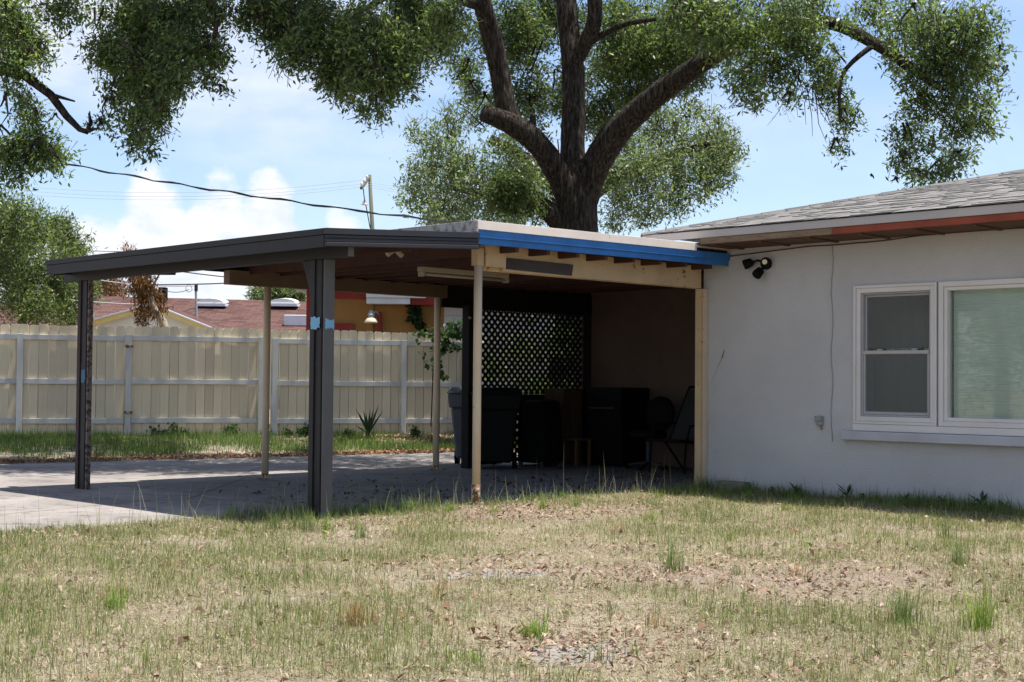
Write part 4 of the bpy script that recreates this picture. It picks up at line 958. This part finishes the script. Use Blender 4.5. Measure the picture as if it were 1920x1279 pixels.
add_crown(oak, 'crown', [leaf_cloud(px_blobs(right, 22.3, .9, rl_), 36000, .100, rl_, OAK), leaf_cloud(px_blobs(mid, 19.2, .8, rl_), 26000, .092, rl_, OAK),
    leaf_cloud(px_blobs(core, 28.0, 1.2, rl_), 52000, .105, rl_, OAK, spread=.15), leaf_cloud(top, 20000, .20, rl_, OAK, spread=.25), leaf_cloud(px_blobs(low, 24.8, .4, rl_), 4200, .10, rl_, OAK)])
tw = MB()
for (x, y), nn in (((1495, 130), 9), ((1520, 160), 8), ((525, 100), 6), ((530, 120), 5)):
    for k in range(nn):
        dx, dy = rl_.uniform(-60, 45) if x > 1000 else rl_.uniform(-28, 25), rl_.uniform(40, 110) if x > 1000 else rl_.uniform(20, 55)
        tw.tube(thin(at(x+rl_.uniform(-12, 12), y, 21.8), at(x+dx, y+dy, 21.8+rl_.uniform(-.4, .4)), rl_, .12), [.009, .006, .003], 4)
tw.build('bare_twig_spray', 'bark', oak)['kind'] = 'stuff'
br_ = MB()     # finer branches inside the crown
for x, y, r in core+mid+right:
    d = 27.6 if (x, y, r) in core else 22.2 if (x, y, r) in right else 19.3
    for k in range(2):
        br_.tube(thin(at(x+rl_.uniform(-r, r)*.3, y-r*.6, d), at(x+rl_.uniform(-r, r), y+rl_.uniform(-.1, .9)*r, d), rl_, .12), [.024, .015, .006], 5)
br_.build('branchwork', 'bark', oak)['kind'] = 'stuff'

# oak over the driveway, its trunk out of the picture to the left
lo_ = thing('oak_tree', 'oak branch with drooping dark leaves hanging over the driveway and fence', 'tree', Vector((-12.2, 20.5, 0)))
MB().tube([Vector((-12.2, 20.5, -.2)), Vector((-12.1, 20.5, 2.5)), Vector((-11.9, 20.4, 5.0)), Vector((-11.3, 20.2, 8))], [.55, .42, .40, .28], 16, True, .06, 5).build('trunk', 'bark', lo_, smooth=True)
L0 = Vector((-11.95, 20.4, 4.3))
lp = [L0, at(-160, 95, 20), at(-20, 122, 19.8), at(45, 140, 19.6), at(95, 178, 19.5), at(125, 218, 19.4), at(150, 243, 19.4), at(165, 248, 19.4)]
MB().tube(lp, [.16, .11, .078, .070, .060, .050, .040, .036], 10, True, .08, 6).build('limb', 'bark', lo_, smooth=True)
MB().tube([at(163, 247, 19.4), at(170, 230, 19.3), at(167, 212, 19.3)], [.035, .03, .015], 8).build('branch', 'bark', lo_); MB().tube([at(163, 247, 19.4), at(184, 240, 19.3)], [.03, .012], 8).build('branch', 'bark', lo_)
MB().tube([at(98, 178, 19.5), at(140, 190, 19.3)], [.03, .012], 8).build('branch', 'bark', lo_)
MB().tube([L0+Vector((.2, -.1, 2.4)), at(150, -80, 19.6), at(330, -40, 19.2), at(410, 20, 19), at(402, 70, 19)], [.16, .12, .09, .06, .03], 10, True, .08, 8).build('limb', 'bark', lo_, smooth=True)
MB().tube([at(395, 85, 19), at(340, 110, 19.1), at(280, 150, 19.2)], [.03, .022, .01], 8).build('branch', 'bark', lo_)
left = [(110, 18, 34), (180, 48, 56), (240, 30, 58), (300, 40, 58), (360, 30, 48), (400, 14, 36), (200, 98, 38), (260, 110, 52), (320, 100, 56), (380, 90, 40), (402, 108, 28), (230, 160, 44), (280, 160, 46), (330, 150, 38), (208, 200, 28), (250, 220, 34), (290, 200, 34), (262, 258, 24), (276, 284, 14), (248, 282, 10), (380, 150, 18), (130, 70, 20), (75, 90, 20), (412, 165, 10), (190, 232, 16), (300, 235, 16)]
farl = [(20, 30, 46), (42, 70, 38), (30, 120, 34), (60, 105, 24), (0, 140, 34), (20, 200, 44), (8, 262, 46), (60, 222, 34), (70, 280, 40), (102, 290, 30), (18, 312, 36), (40, 336, 14), (108, 222, 16), (-30, 80, 60), (-40, 220, 60), (85, 120, 14)]
topl = [(Vector((-3.6+rl_.uniform(-7, 5.2), 20.0+rl_.uniform(-2.1, 3.2), 7.9+rl_.uniform(0, 2.4))), rl_.uniform(.8, 1.25)) for _ in range(64)]
add_crown(lo_, 'crown', [leaf_cloud(px_blobs(left, 19.2, .9, rl_), 24000, .092, rl_, OAK), leaf_cloud(px_blobs(farl, 19.8, .6, rl_), 13000, .092, rl_, [tuple(1.25*c for c in k) for k in OAK]), leaf_cloud(topl, 44000, .17, rl_, OAK, spread=.22)])
br_ = MB()
for x, y, r in left+farl:
    for k in range(2): br_.tube(thin(at(x+rl_.uniform(-r, r)*.3, y-r*.6, 19.3), at(x+rl_.uniform(-r, r), y+rl_.uniform(-.1, .9)*r, 19.3), rl_, .12), [.020, .012, .005], 5)
br_.build('branchwork', 'bark', lo_)['kind'] = 'stuff'

# second oak further behind
o2 = thing('oak_tree', 'second rounder oak with paler leaves standing farther back, behind the big trunk', 'tree', at(1065, 716, 37))
limb(o2, [(1065, 740, 37, 60), (1065, 500, 37, 48), (1060, 380, 37, 46), (1000, 310, 36.5, 30), (920, 260, 36, 16)], 'trunk', 21, 12)
limb(o2, [(1062, 400, 37, 36), (1160, 330, 37, 26), (1260, 290, 36.5, 16), (1330, 270, 36, 8)], 'limb', 22, 10)
limb(o2, [(1040, 400, 37, 26), (930, 370, 36.5, 18), (840, 350, 36, 9)], 'limb', 23, 10)
bl1 = [(798, 262, 34), (775, 240, 18), (850, 232, 40), (900, 210, 36), (850, 300, 52), (790, 322, 34), (778, 370, 34), (830, 360, 58), (890, 340, 58), (920, 390, 58), (850, 400, 48), (960, 360, 58), (990, 310, 48), (980, 260, 40), (940, 280, 46), (1000, 400, 40), (950, 420, 30), (815, 408, 30), (1010, 350, 44)]
bl2 = [(1180, 260, 48), (1240, 240, 46), (1300, 250, 56), (1340, 258, 44), (1366, 282, 30), (1200, 320, 58), (1270, 310, 58), (1330, 328, 46), (1160, 372, 40), (1220, 372, 46), (1270, 372, 32), (1318, 366, 20), (1200, 410, 24), (1150, 412, 26), (1236, 402, 22), (1345, 300, 38), (1140, 320, 40), (1345, 222, 14), (1290, 205, 20)]
add_crown(o2, 'crown', [leaf_cloud(px_blobs(bl1, 36, 1.6, rl_), 17000, .13, rl_, OAK2, spread=.2), leaf_cloud(px_blobs(bl2, 36, 1.6, rl_), 18000, .13, rl_, OAK2, spread=.2)])
br_ = MB()
for x, y, r in bl1+bl2:
    for k in range(2): br_.tube(thin(at(x+rl_.uniform(-r, r)*.3, y+r*.8, 36.3), at(x+rl_.uniform(-r, r), y-rl_.uniform(-.1, .7)*r, 36.3), rl_, .15), [.022, .015, .006], 5)
br_.build('branchwork', 'bark', o2)['kind'] = 'stuff'

def small_tree(name, label, lst, Y, jit, n, L, cols, trunk, spread=.2, mat='bark'):
    t = thing(name, label, 'tree', at(trunk[0][0], 714, Y))
    limb(t, [(trunk[0][0], 725, Y, trunk[0][1])]+[(x, y, Y, w) for x, y, w in trunk[1:]], 'trunk', 31, 10, .06, mat)
    add_crown(t, 'crown', [leaf_cloud(px_blobs(lst, Y, jit, rl_), n, L, rl_, cols, spread=spread)])
    return t
BRIGHT = [(.050, .080, .022), (.080, .125, .034), (.120, .170, .050), (.165, .205, .075)]
small_tree('bushy_tree', 'bright green bushy tree crowding over the fence', [(30, 420, 50), (70, 450, 54), (20, 480, 58), (80, 510, 56), (110, 550, 40), (30, 550, 58), (118, 470, 32), (60, 580, 46), (-10, 400, 50), (0, 520, 60), (-60, 480, 80), (115, 590, 30), (55, 405, 24)], 32, 1.2, 26000, .11, BRIGHT, [(40, 22), (42, 600, 16), (45, 480, 8)])
small_tree('tree', 'darker leafy tree behind the bright bushy tree and roof end', [(118, 438, 26), (150, 470, 24), (108, 428, 20), (165, 500, 22), (130, 500, 28), (130, 560, 34), (160, 545, 20), (128, 450, 12)], 42, 1.2, 7000, .15, OAK, [(135, 16), (135, 560, 11), (140, 470, 5)], .25)
small_tree('tree', 'reddish brown and olive small tree beyond the brown shingle roof', [(195, 535, 18), (212, 545, 16), (182, 540, 16), (225, 540, 14), (240, 475, 10), (205, 520, 12)], 62, 1, 3000, .16, [(.10, .12, .04), (.16, .13, .05), (.24, .12, .06), (.27, .14, .09)], [(205, 8), (205, 580, 6), (208, 520, 3)], .25)
small_tree('tree', 'small round green tree beyond the brown roof, beside the orange house', [(488, 553, 14), (512, 548, 16), (535, 552, 17), (560, 550, 16), (550, 560, 14)], 64, 1.2, 4500, .20, OAK2, [(525, 12), (525, 600, 8), (525, 555, 4)], .3)
# dead tree with hanging brown foliage
dt = thing('dead_tree', 'dead leaning tree hung with dry brown foliage beside the white gable', 'tree', at(318, 718, 37))
limb(dt, [(330, 735, 37, 16), (308, 612, 37, 15), (292, 586, 37, 14), (283, 560, 37, 11), (275, 530, 37, 9), (262, 480, 37, 5)], 'trunk', 41, 10, .1, 'dead_bark')
limb(dt, [(283, 556, 37, 8), (262, 535, 37, 5), (248, 527, 37, 3)], 'limb', 42, 8, .1, 'dead_bark'); limb(dt, [(280, 548, 37, 6), (290, 530, 36.9, 4), (300, 512, 36.8, 3)], 'limb', 43, 8, .1, 'dead_bark')
DEAD = [(.035, .022, .014), (.10, .055, .022), (.19, .10, .035), (.27, .15, .06)]
add_crown(dt, 'dry_foliage', [leaf_cloud(px_blobs([(262, 530, 16), (250, 520, 10), (275, 522, 14), (265, 550, 16), (272, 570, 16), (266, 590, 12), (296, 556, 12), (300, 575, 9), (285, 548, 10), (270, 604, 6), (290, 590, 8), (252, 545, 10), (262, 508, 16), (245, 470, 8), (255, 490, 10)], 37, .4, rl_), 2400, .15, rl_, DEAD, spread=.14, droop=1.8, wide=.22)], 'litter')
# unseen trees added to be mirrored in the house windows
for i, (x, y, s) in enumerate(((-24, 4, 1.0), (-27, 9, 1.2), (-25, -3, 1.1))):
    t = thing('reflection_tree', 'unseen leafy tree added for the reflection in the house windows', 'tree', Vector((x, y, 0)), 'added trees mirrored in the windows')
    MB().tube([Vector((x, y, -.2)), Vector((x+.1, y, 1.8)), Vector((x, y+.2, 4))], [.25, .2, .12], 10).build('trunk', 'bark', t)
    add_crown(t, 'crown', [leaf_cloud([(Vector((x+rl_.uniform(-2.2, 2.2), y+rl_.uniform(-2.2, 2.2), 3.2*s+rl_.uniform(-1.6, 2.4))), rl_.uniform(.8, 1.4)) for _ in range(14)], 9000, .22, rl_, OAK2, spread=.4)])

# ---------------------------------------------------------------- vine, palm and weeds by the fence
vn = thing('vine', 'green leafy vine climbing over the fence top and hanging by the rear post', 'vine', fpt(7.6, .15, .12))
vb = MB(); vpx = [(812, 700), (820, 670), (828, 645), (838, 628), (855, 620), (868, 628)]
vb.tube([at(x, y, 25.8) for x, y in [(808, 800)]+vpx], .012, 5); vb.tube([at(x, y, 25.9) for x, y in ((838, 628), (805, 628), (785, 622))], .008, 5); vb.build('stem', 'brown_wood', vn)
vblob = [(845, 625, 14), (832, 640, 13), (822, 660, 11), (818, 690, 8), (828, 650, 10), (862, 622, 9), (790, 625, 6), (815, 625, 7), (800, 622, 6), (796, 672, 5), (824, 700, 7), (855, 650, 6), (845, 612, 8)]
add_crown(vn, 'foliage', [leaf_cloud([(at(x, y, 25.75+.15*rl_.random()), r*25.8/FPX) for x, y, r in vblob], 420, .11, rl_, [(.018, .050, .012), (.030, .075, .018), (.055, .11, .025), (.12, .17, .05)], clump=6, spread=.06, wide=.75)])
v3 = thing('shrub', 'dark leafy shrub growing between the lattice screen and the fence', 'plant', Vector((.6, 24.6, .1)))
MB().tube([Vector((.6, 24.6, 0)), Vector((.6, 24.6, .9))], [.03, .015], 6).build('stem', 'brown_wood', v3)
add_crown(v3, 'foliage', [leaf_cloud([(Vector((.6+rl_.uniform(-1.0, 1.9), 24.6+rl_.uniform(-.4, .8), .3+rl_.uniform(.1, 1.9))), rl_.uniform(.2, .4)) for _ in range(44)], 8000, .11, rl_, OAK, spread=.12)])
v2 = thing('vine', 'dark ivy hanging down the orange wall from the eave', 'vine', ow(782, 620, -.1))
MB().tube([ow(776, 572, -.05), ow(782, 600, -.05), ow(790, 640, -.05)], .012, 5).build('stem', 'brown_wood', v2)
add_crown(v2, 'foliage', [leaf_cloud([(ow(x, y, -.1), r*30/FPX) for x, y, r in ((776, 580, 6), (780, 592, 7), (786, 604, 6), (776, 575, 7), (788, 612, 4))], 420, .12, rl_, [(.014, .038, .010), (.03, .06, .015)], clump=6, spread=.05, wide=.7)])
def blades(px, py, z, h, w, ang, lean, bend, cols, seg=3):
    """bent tapering blades from numpy arrays"""
    n = len(px); ts = np.linspace(0, 1, seg+1)
    dirx, diry = np.cos(ang), np.sin(ang); sx, sy = -diry, dirx
    V = []; 
    for t in ts:
        off = lean*t+bend*t*t; zz = z+h*t*np.sqrt(np.clip(1-(.55*bend*t/np.maximum(h, 1e-4))**2, .15, 1))
        cx_, cy_ = px+dirx*off, py+diry*off; ww = w*(1-t)**.7/2
        if t < 1:
            V.append(np.stack([cx_+sx*ww, cy_+sy*ww, zz], 1)); V.append(np.stack([cx_-sx*ww, cy_-sy*ww, zz], 1))
        else: V.append(np.stack([cx_, cy_, zz], 1))
    v = np.stack(V, 1); k = v.shape[1]; basei = np.arange(n)*k
    fl, ln = [], []
    quads = [np.stack([basei+2*s, basei+2*s+1, basei+2*s+3, basei+2*s+2], 1) for s in range(seg-1)]
    tri = np.stack([basei+2*(seg-1), basei+2*(seg-1)+1, basei+2*seg], 1)
    f = np.concatenate([q.ravel() for q in quads]+[tri.ravel()]); l = np.concatenate([np.full(n*(seg-1), 4), np.full(n, 3)])
    return v.reshape(-1, 3), f, l, np.repeat(cols, k, 0)
pl = thing('palm_seedling', 'young palm seedling with stiff fan of narrow green leaves against the fence', 'plant', Vector((*at(690, 818, 25.2).xy, .17)))
for x, y, x2, y2 in ((690, 812, 666, 764), (690, 812, 681, 768), (691, 812, 694, 765), (691, 812, 701, 766), (692, 812, 711, 757), (692, 812, 720, 768), (690, 814, 663, 796), (689, 810, 674, 775), (691, 810, 704, 775), (690, 812, 686, 772)):
    a, q = at(x, y, 25.2), at(x2, y2, 25.1); m_ = a.lerp(q, .5)+Vector((0, -.02, .015)); sd = Vector((.020, .004, 0))
    MB().add([a-sd*.5, a+sd*.5, m_+sd, m_-sd, q, m_+Vector((0, .008, 0))], [(0, 1, 2, 5), (0, 5, 3), (5, 2, 4), (3, 5, 4)]).build('leaf', 'palm' if 'palm' in M else 'picket', pl, fix=False)
M['palm'] = paint('palm', (.030, .062, .022), .5, .3, 8, None, bmp=0)
for o in pl.children: o.data.materials[0] = M['palm']
MB().tube([at(690, 822, 25.2), at(690, 806, 25.2)], [.035, .03], 8).build('stem', 'brown_wood', pl)
WEED = [(.022, .050, .014), (.040, .085, .022), (.075, .13, .035)]
wc = [(288, 812, 8), (322, 806, 9), (345, 812, 7), (423, 812, 8), (432, 806, 6), (540, 812, 6), (565, 808, 7), (575, 802, 5), (775, 808, 6), (500, 816, 5), (305, 815, 7), (650, 812, 4)]
for x, y, r in wc:
    c = at(x, y, 23.6+(x/870)*2.2)
    t = thing('weed', 'knee-high leafy weed growing at the foot of the cream fence', 'plant', Vector((c.x, c.y, gz(c.x, c.y)-.01)), 'weeds along the fence foot')
    MB().tube([Vector((c.x, c.y, float(gz(c.x, c.y))-.02)), c+Vector((.01, 0, .05))], [.008, .004], 5).build('stem', 'brown_wood', t)
    add_crown(t, 'leaves', [leaf_cloud([(c, r*24/FPX*1.1), (c+Vector((.05, 0, -.06)), r*24/FPX)], 130, .07, rl_, WEED, clump=6, spread=.05, wide=.55)])

# ---------------------------------------------------------------- grass, litter, leaves
rgx = np.random.default_rng(77)
def lawn_points(n, ymin=4.9, ymax=17.2, pw=1.25):
    """random points on the lawn in view and a little beyond, denser near the viewer"""
    t = rgx.random(int(n*2.6)); y = (ymin**pw+t*(ymax**pw-ymin**pw))**(1/pw)
    x = rgx.uniform(-1, 1, len(y))*(.40*y+.7)
    u = (x-P0.x)*UX.x+(y-P0.y)*UX.y; v = (x-P0.x)*VX.x+(y-P0.y)*VX.y
    ok = (u > edge_u(v)+.04*(fbm(x, y, 3.0, 1)-.5)*2) & ((v > .02) | (u < 0))
    x, y = x[ok][:n], y[ok][:n]; return x, y
def palette(P, w):
    P = np.array(P); w = np.clip(w, 0, .999)*(len(P)-1); i = w.astype(int); f = (w-i)[:, None]
    return P[i]*(1-f)+P[np.minimum(i+1, len(P)-1)]*f
def dist_edge(x, y):
    u = (x-P0.x)*UX.x+(y-P0.y)*UX.y; v = (x-P0.x)*VX.x+(y-P0.y)*VX.y
    return np.minimum(u-edge_u(v), np.where(u > 0, v, 9)), u, v
STRAW = [(.19, .165, .085), (.28, .25, .14), (.37, .335, .205), (.45, .42, .29)]
GREEN = [(.085, .125, .034), (.135, .17, .050), (.195, .215, .080), (.28, .275, .13)]
def bare(x, y):   # sandy / littered bare areas
    b_ = np.exp(-(((x-1.5)/1.3)**2+((y-8.7)/1.1)**2))*.95+np.exp(-(((x-.3)/1.7)**2+((y-12.6)/1.2)**2))*.6+np.exp(-(((x-.35)/.5)**2+((y-6.6)/.5)**2))*.9
    return np.clip(b_+(fbm(x, y, 1.3, 0)-.52)*1.5+1.3*sandf(x, y), 0, 1)
parts = []
x, y = lawn_points(140000); bb = bare(x, y); k = rgx.random(len(x)) > bb*.95; x, y = x[k], y[k]; n = len(x)
g1 = fbm(x, y, 2.2, 2)
parts.append(blades(x, y, gz(x, y)-.006, rgx.uniform(.012, .050, n), rgx.uniform(.0025, .005, n), rgx.uniform(0, 6.28, n), rgx.uniform(0, .04, n), rgx.uniform(.0, .05, n), palette(STRAW, rgx.random(n)*.75+g1*.4-.12)*rgx.uniform(.7, 1.1, (n, 1)), 2))
x, y = lawn_points(175000); gg = fbm(x, y, 1.7, 3)+.35*(fbm(x, y, 7, 1)-.5)-bare(x, y)*.42+.17*np.clip(np.abs(x-.5)/3-.45, -.4, 1)
k = rgx.random(len(x)) < np.clip((gg-.23)*2.4, .05, 1); x, y, gg = x[k], y[k], gg[k]; n = len(x)
parts.append(blades(x, y, gz(x, y)-.006, rgx.gamma(4, .0115, n)+.014, rgx.uniform(.0026, .0048, n), rgx.uniform(0, 6.28, n), rgx.normal(0, .03, n), rgx.uniform(.0, .06, n), palette(GREEN, rgx.random(n)*.8+.15*rgx.random(n)+(.55-gg)*.5)*rgx.uniform(.75, 1.15, (n, 1)), 3))
# dry blades lying flat in every direction
x, y = lawn_points(120000, pw=1.0); k = rgx.random(len(x)) > .75*bare(x, y); x, y = x[k], y[k]; n = len(x); hh = rgx.uniform(.002, .022, n)
parts.append(blades(x, y, gz(x, y)+.002, hh, rgx.uniform(.0028, .0055, n), rgx.uniform(0, 6.28, n), rgx.uniform(.02, .085, n), np.zeros(n), palette([(.20, .165, .10), (.31, .265, .165), (.41, .36, .24), (.50, .455, .33), (.25, .25, .12)], rgx.random(n))*rgx.uniform(.65, 1.1, (n, 1)), 2))
# longer green fringe at the paving and along the wall
x, y = lawn_points(200000, 12, 17.2, 1.0); de, u, v = dist_edge(x, y)
wallside = (v < .55) & (u > 0)
prob = np.where(wallside, np.where(v < .22, .95, np.where(v < .5, .40, .0)), np.where(de < .10, .42, np.where(de < .35, .10, .0)))*np.clip((fbm(x, y, 1.2, 4 % 3)-.30)*3, .15, 1)*np.where((v > 4.6) & (v < 6.6), 1.6, 1)
k = rgx.random(len(x)) < prob; x, y, v = x[k], y[k], v[k]; n = len(x); tall = np.where((v > 4.3) & (v < 6.6), 1.45, np.where(v < .5, 1.25, 1.0))
parts.append(blades(x, y, gz(x, y)-.01, (rgx.gamma(4, .016, n)+.02)*tall, rgx.uniform(.004, .007, n), rgx.uniform(0, 6.28, n), rgx.normal(0, .03, n), rgx.uniform(.01, .12, n), palette([(.045, .095, .022), (.085, .145, .035), (.15, .20, .06), (.28, .27, .12)], rgx.random(n))*rgx.uniform(.8, 1.15, (n, 1)), 3))
# tufts
tx, ty, th, tcol = [], [], [], []
TUFT = [(1.0, 8.75, .30, 70, 0), (-.72, 6.75, .17, 60, 1), (.12, 6.55, .10, 160, 2), (1.95, 7.05, .22, 130, 0), (2.25, 6.8, .24, 120, 2), (3.0, 7.3, .25, 90, 0), (1.2, 12.2, .12, 60, 2), (2.9, 9.2, .22, 80, 0), (-2.0, 7.2, .15, 80, 2), (-1.1, 10.5, .15, 70, 0), (.6, 13.3, .12, 60, 2), (1.6, 10.4, .10, 60, 2), (3.3, 10.8, .2, 80, 0), (1.95, 14.9, .15, 70, 2), (2.2, 14.75, .13, 90, 2), (2.45, 14.6, .12, 70, 2), (1.75, 15.0, .12, 60, 2), (2.9, 14.3, .12, 60, 2), (-.55, 12.65, .13, 60, 2), (-.15, 12.7, .11, 60, 2), (.3, 13.1, .12, 50, 2), (1.5, 14.3, .11, 50, 2), (3.6, 13.4, .16, 60, 0), (4.5, 12.4, .17, 60, 0), (-1.55, 10.95, .2, 60, 0), (-1.4, 10.85, .2, 60, 2), (-1.65, 11.05, .22, 60, 0), (-1.2, 11.0, .16, 60, 0), (-1.85, 11.1, .18, 60, 0)]
for i in range(70): yy = rgx.uniform(5.6, 13.5); TUFT.append((rgx.uniform(-.37, .37)*yy, yy, rgx.uniform(.06, .13), int(rgx.uniform(12, 34)), int(rgx.integers(0, 3))))
cpal = [(.16, .21, .075), (.28, .17, .06), (.17, .26, .045)]
for a, q, h, m_, c in TUFT:
    _, uu, vv = dist_edge(np.array([a]), np.array([q]))
    if uu[0] < edge_u(vv)[0] or vv[0] < 0: continue
    tx.append(a+rgx.normal(0, .035, m_)); ty.append(q+rgx.normal(0, .03, m_)); th.append(h*rgx.uniform(.45, 1.1, m_)); tcol.append(np.array(cpal[c])*rgx.uniform(.6, 1.3, (m_, 1)))
x, y, h, c_ = np.concatenate(tx), np.concatenate(ty), np.concatenate(th), np.concatenate(tcol); n = len(x)
parts.append(blades(x, y, gz(x, y)-.006, h, rgx.uniform(.003, .0055, n), rgx.uniform(0, 6.28, n), rgx.normal(0, .2, n)*h, rgx.uniform(.05, .55, n)*h, c_, 3))
lg = add_crown(None, 'lawn_grass', parts, 'grass'); tag(lg, 'sparse sun-dried lawn grass with green patches', 'grass', kind='stuff')
# dry seed stalks standing over the paving edge
sx_ = []
for _ in range(240):
    v_ = rgx.uniform(-.2, 9.5); u_ = float(edge_u(v_))+abs(rgx.normal(0, .22)); p_ = W(u_, v_ if v_ > .05 else .1); sx_.append((p_.x, p_.y))
sx_ = np.array(sx_); n = len(sx_)
st_ = blades(sx_[:, 0], sx_[:, 1], gz(sx_[:, 0], sx_[:, 1])-.01, rgx.gamma(5, .042, n)+.05, rgx.uniform(.0028, .0045, n), rgx.uniform(0, 6.28, n), rgx.normal(0, .06, n), rgx.uniform(.0, .12, n), palette([(.34, .30, .17), (.46, .42, .27), (.16, .20, .07)], rgx.random(n)), 3)
tag(add_crown(None, 'dry_grass_stalk', [st_], 'grass'), 'thin dry grass stalks standing along the edge of the paving', 'grass', kind='stuff')
# green grass on the bank by the fence
n0 = 90000; s_ = rgx.uniform(-3.0, 14, n0); o_ = rgx.random(n0)
fx0, fy0 = FA.x+FD.x*s_, FA.y+FD.y*s_
tt = (fx0-DA[0])*DD[0]+(fy0-DA[1])*DD[1]; ex0, ey0 = DA[0]+DD[0]*tt, DA[1]+DD[1]*tt
x = ex0+(fx0-ex0)*(o_*.97+.02); y = ey0+(fy0-ey0)*(o_*.97+.02)
gr = fbm(x, y, 1.1, 2)
litz = np.exp(-((s_-7.5)/1.4)**2)*np.clip(1-np.abs(o_-.75)*2, 0, 1)
k = (rgx.random(n0) < np.clip(.30+(gr-.35)*2.2-litz*.8, .06, 1)) & (o_ > .14*fbm(x, y, 2.0, 1)+.05); x, y, o_, gr = x[k], y[k], o_[k], gr[k]; n = len(x)
bk_ = blades(x, y, gz(x, y)-.01, (rgx.gamma(4, .020, n)+.025), rgx.uniform(.006, .012, n), rgx.uniform(0, 6.28, n), rgx.normal(0, .03, n), rgx.uniform(.01, .08, n), palette([(.040, .085, .018), (.075, .135, .030), (.13, .185, .048), (.22, .24, .09)], rgx.random(n)*.8+(gr-.5)*.5)*rgx.uniform(.75, 1.2, (n, 1)), 2)
tag(add_crown(None, 'bank_grass', [bk_], 'grass'), 'green grass strip growing between driveway and fence', 'grass', kind='stuff')
# fallen leaves
def flakes(x, y, z, L, cols):
    n = len(x); a = rgx.uniform(0, 6.28, n); tilt = rgx.normal(0, .45, n); tilt2 = rgx.normal(0, .45, n)
    ax = np.stack([np.cos(a), np.sin(a), tilt], 1); sd = np.stack([-np.sin(a), np.cos(a), tilt2], 1)
    p = np.stack([x, y, z], 1); l = L[:, None]; w = l*rgx.uniform(.28, .5, n)[:, None]
    up_ = np.zeros((n, 3)); up_[:, 2] = L*rgx.uniform(.05, .28, n)
    v = np.stack([p-ax*l*.5, p+sd*w*.5+up_, p+ax*l*.5, p-sd*w*.5+up_], 1).reshape(-1, 3)
    return v, np.arange(4*n), np.full(n, 4), np.repeat(cols, 4, 0)
LIT = [(.10, .055, .036), (.19, .115, .075), (.27, .185, .13), (.37, .29, .22), (.30, .21, .17)]
x, y = lawn_points(60000); bb = bare(x, y); de, u, v = dist_edge(x, y)
k = rgx.random(len(x)) < .12+.75*bb+.3*(de < 1.4); x, y = x[k], y[k]; n = len(x)
lp1 = flakes(x, y, gz(x, y)+rgx.uniform(.002, .02, n), rgx.gamma(6, .0045, n)+.006, palette(LIT, rgx.random(n))*rgx.uniform(.7, 1.1, (n, 1)))
# along the far kerb of the driveway
n = 5200; t = rgx.uniform(-3, 9, n); o2_ = np.abs(rgx.normal(0, .28, n))+.0; x = DA[0]+DD[0]*t-DD[1]*(o2_-.05); y = DA[1]+DD[1]*t+DD[0]*(o2_-.05)
lp2 = flakes(x, y, np.maximum(gz(x, y), .004)+rgx.uniform(.004, .035, n), rgx.uniform(.035, .075, n), palette([(.12, .05, .025), (.22, .10, .05), (.33, .19, .10), (.40, .28, .18)], rgx.random(n)))
n = 2600; s2 = rgx.normal(7.6, 1.2, n); x = FA.x+FD.x*s2+FD.y*rgx.uniform(.1, 1.6, n); y = FA.y+FD.y*s2-FD.x*rgx.uniform(.1, 1.6, n)
lp3 = flakes(x, y, gz(x, y)+rgx.uniform(.004, .035, n), rgx.uniform(.04, .08, n), palette([(.22, .12, .06), (.40, .28, .17), (.52, .42, .30)], rgx.random(n)))
tag(add_crown(None, 'leaf_litter', [lp1, lp2, lp3], 'litter'), 'scattered dry fallen leaves on lawn and driveway edge', 'leaf litter', kind='stuff')
n = 620; u = -np.abs(rgx.normal(0, 1.5, n))-.03; v = rgx.uniform(-2.2, 4.9, n)
pp = np.array([tuple(W(float(a), float(q))) for a, q in zip(u, v) if a > -4.1]); n = len(pp)
lp4 = flakes(pp[:, 0], pp[:, 1], np.full(n, .008)+rgx.uniform(0, .008, n), rgx.uniform(.03, .075, n), palette([(.045, .028, .02), (.10, .05, .03), (.26, .15, .09)], rgx.random(n)**1.5))
tag(add_crown(None, 'floor_leaf_litter', [lp4], 'litter'), 'dark dry leaves scattered over the carport floor', 'leaf litter', kind='stuff')
# broad-leaved weeds at the foot of the house wall
WALLWEED = [(.52, .10, .13), (1.02, .10, .10), (1.35, .12, .17), (1.95, .10, .20), (2.15, .12, .10), (2.62, .12, .15), (3.0, .10, .14), (3.42, .12, .20), (3.62, .10, .12)]
for i, (u_, v_, h_) in enumerate(WALLWEED):
    c = W(u_, v_); z0 = float(gz(c.x, c.y))
    t = thing('weed', 'broad-leaved green weed sprouting from the grass at the foot of the stucco wall', 'plant', Vector((c.x, c.y, z0-.01)), 'weeds along the house wall')
    MB().tube([Vector((c.x, c.y, z0-.02)), Vector((c.x, c.y, z0+h_*.55))], [.006, .003], 5).build('stem', 'brown_wood', t)
    m_ = 9; lv = MB()
    for k in range(m_):
        a_ = k*2.4+i; r_l = h_*(.35+.35*((k*37+i*11) % 10)/10); zt_ = z0+h_*(.25+.75*k/m_)
        q0 = Vector((c.x, c.y, z0+h_*.12*k/m_*3)); q1 = Vector((c.x+r_l*math.cos(a_), c.y+r_l*math.sin(a_), zt_)); md = q0.lerp(q1, .55)+Vector((0, 0, .01)); sd = Vector((-math.sin(a_), math.cos(a_), 0))*.018
        lv.add([q0, md+sd, q1, md-sd], [(0, 1, 2, 3)])
    lv.build('leaf_cluster', 'palm', t, fix=False)
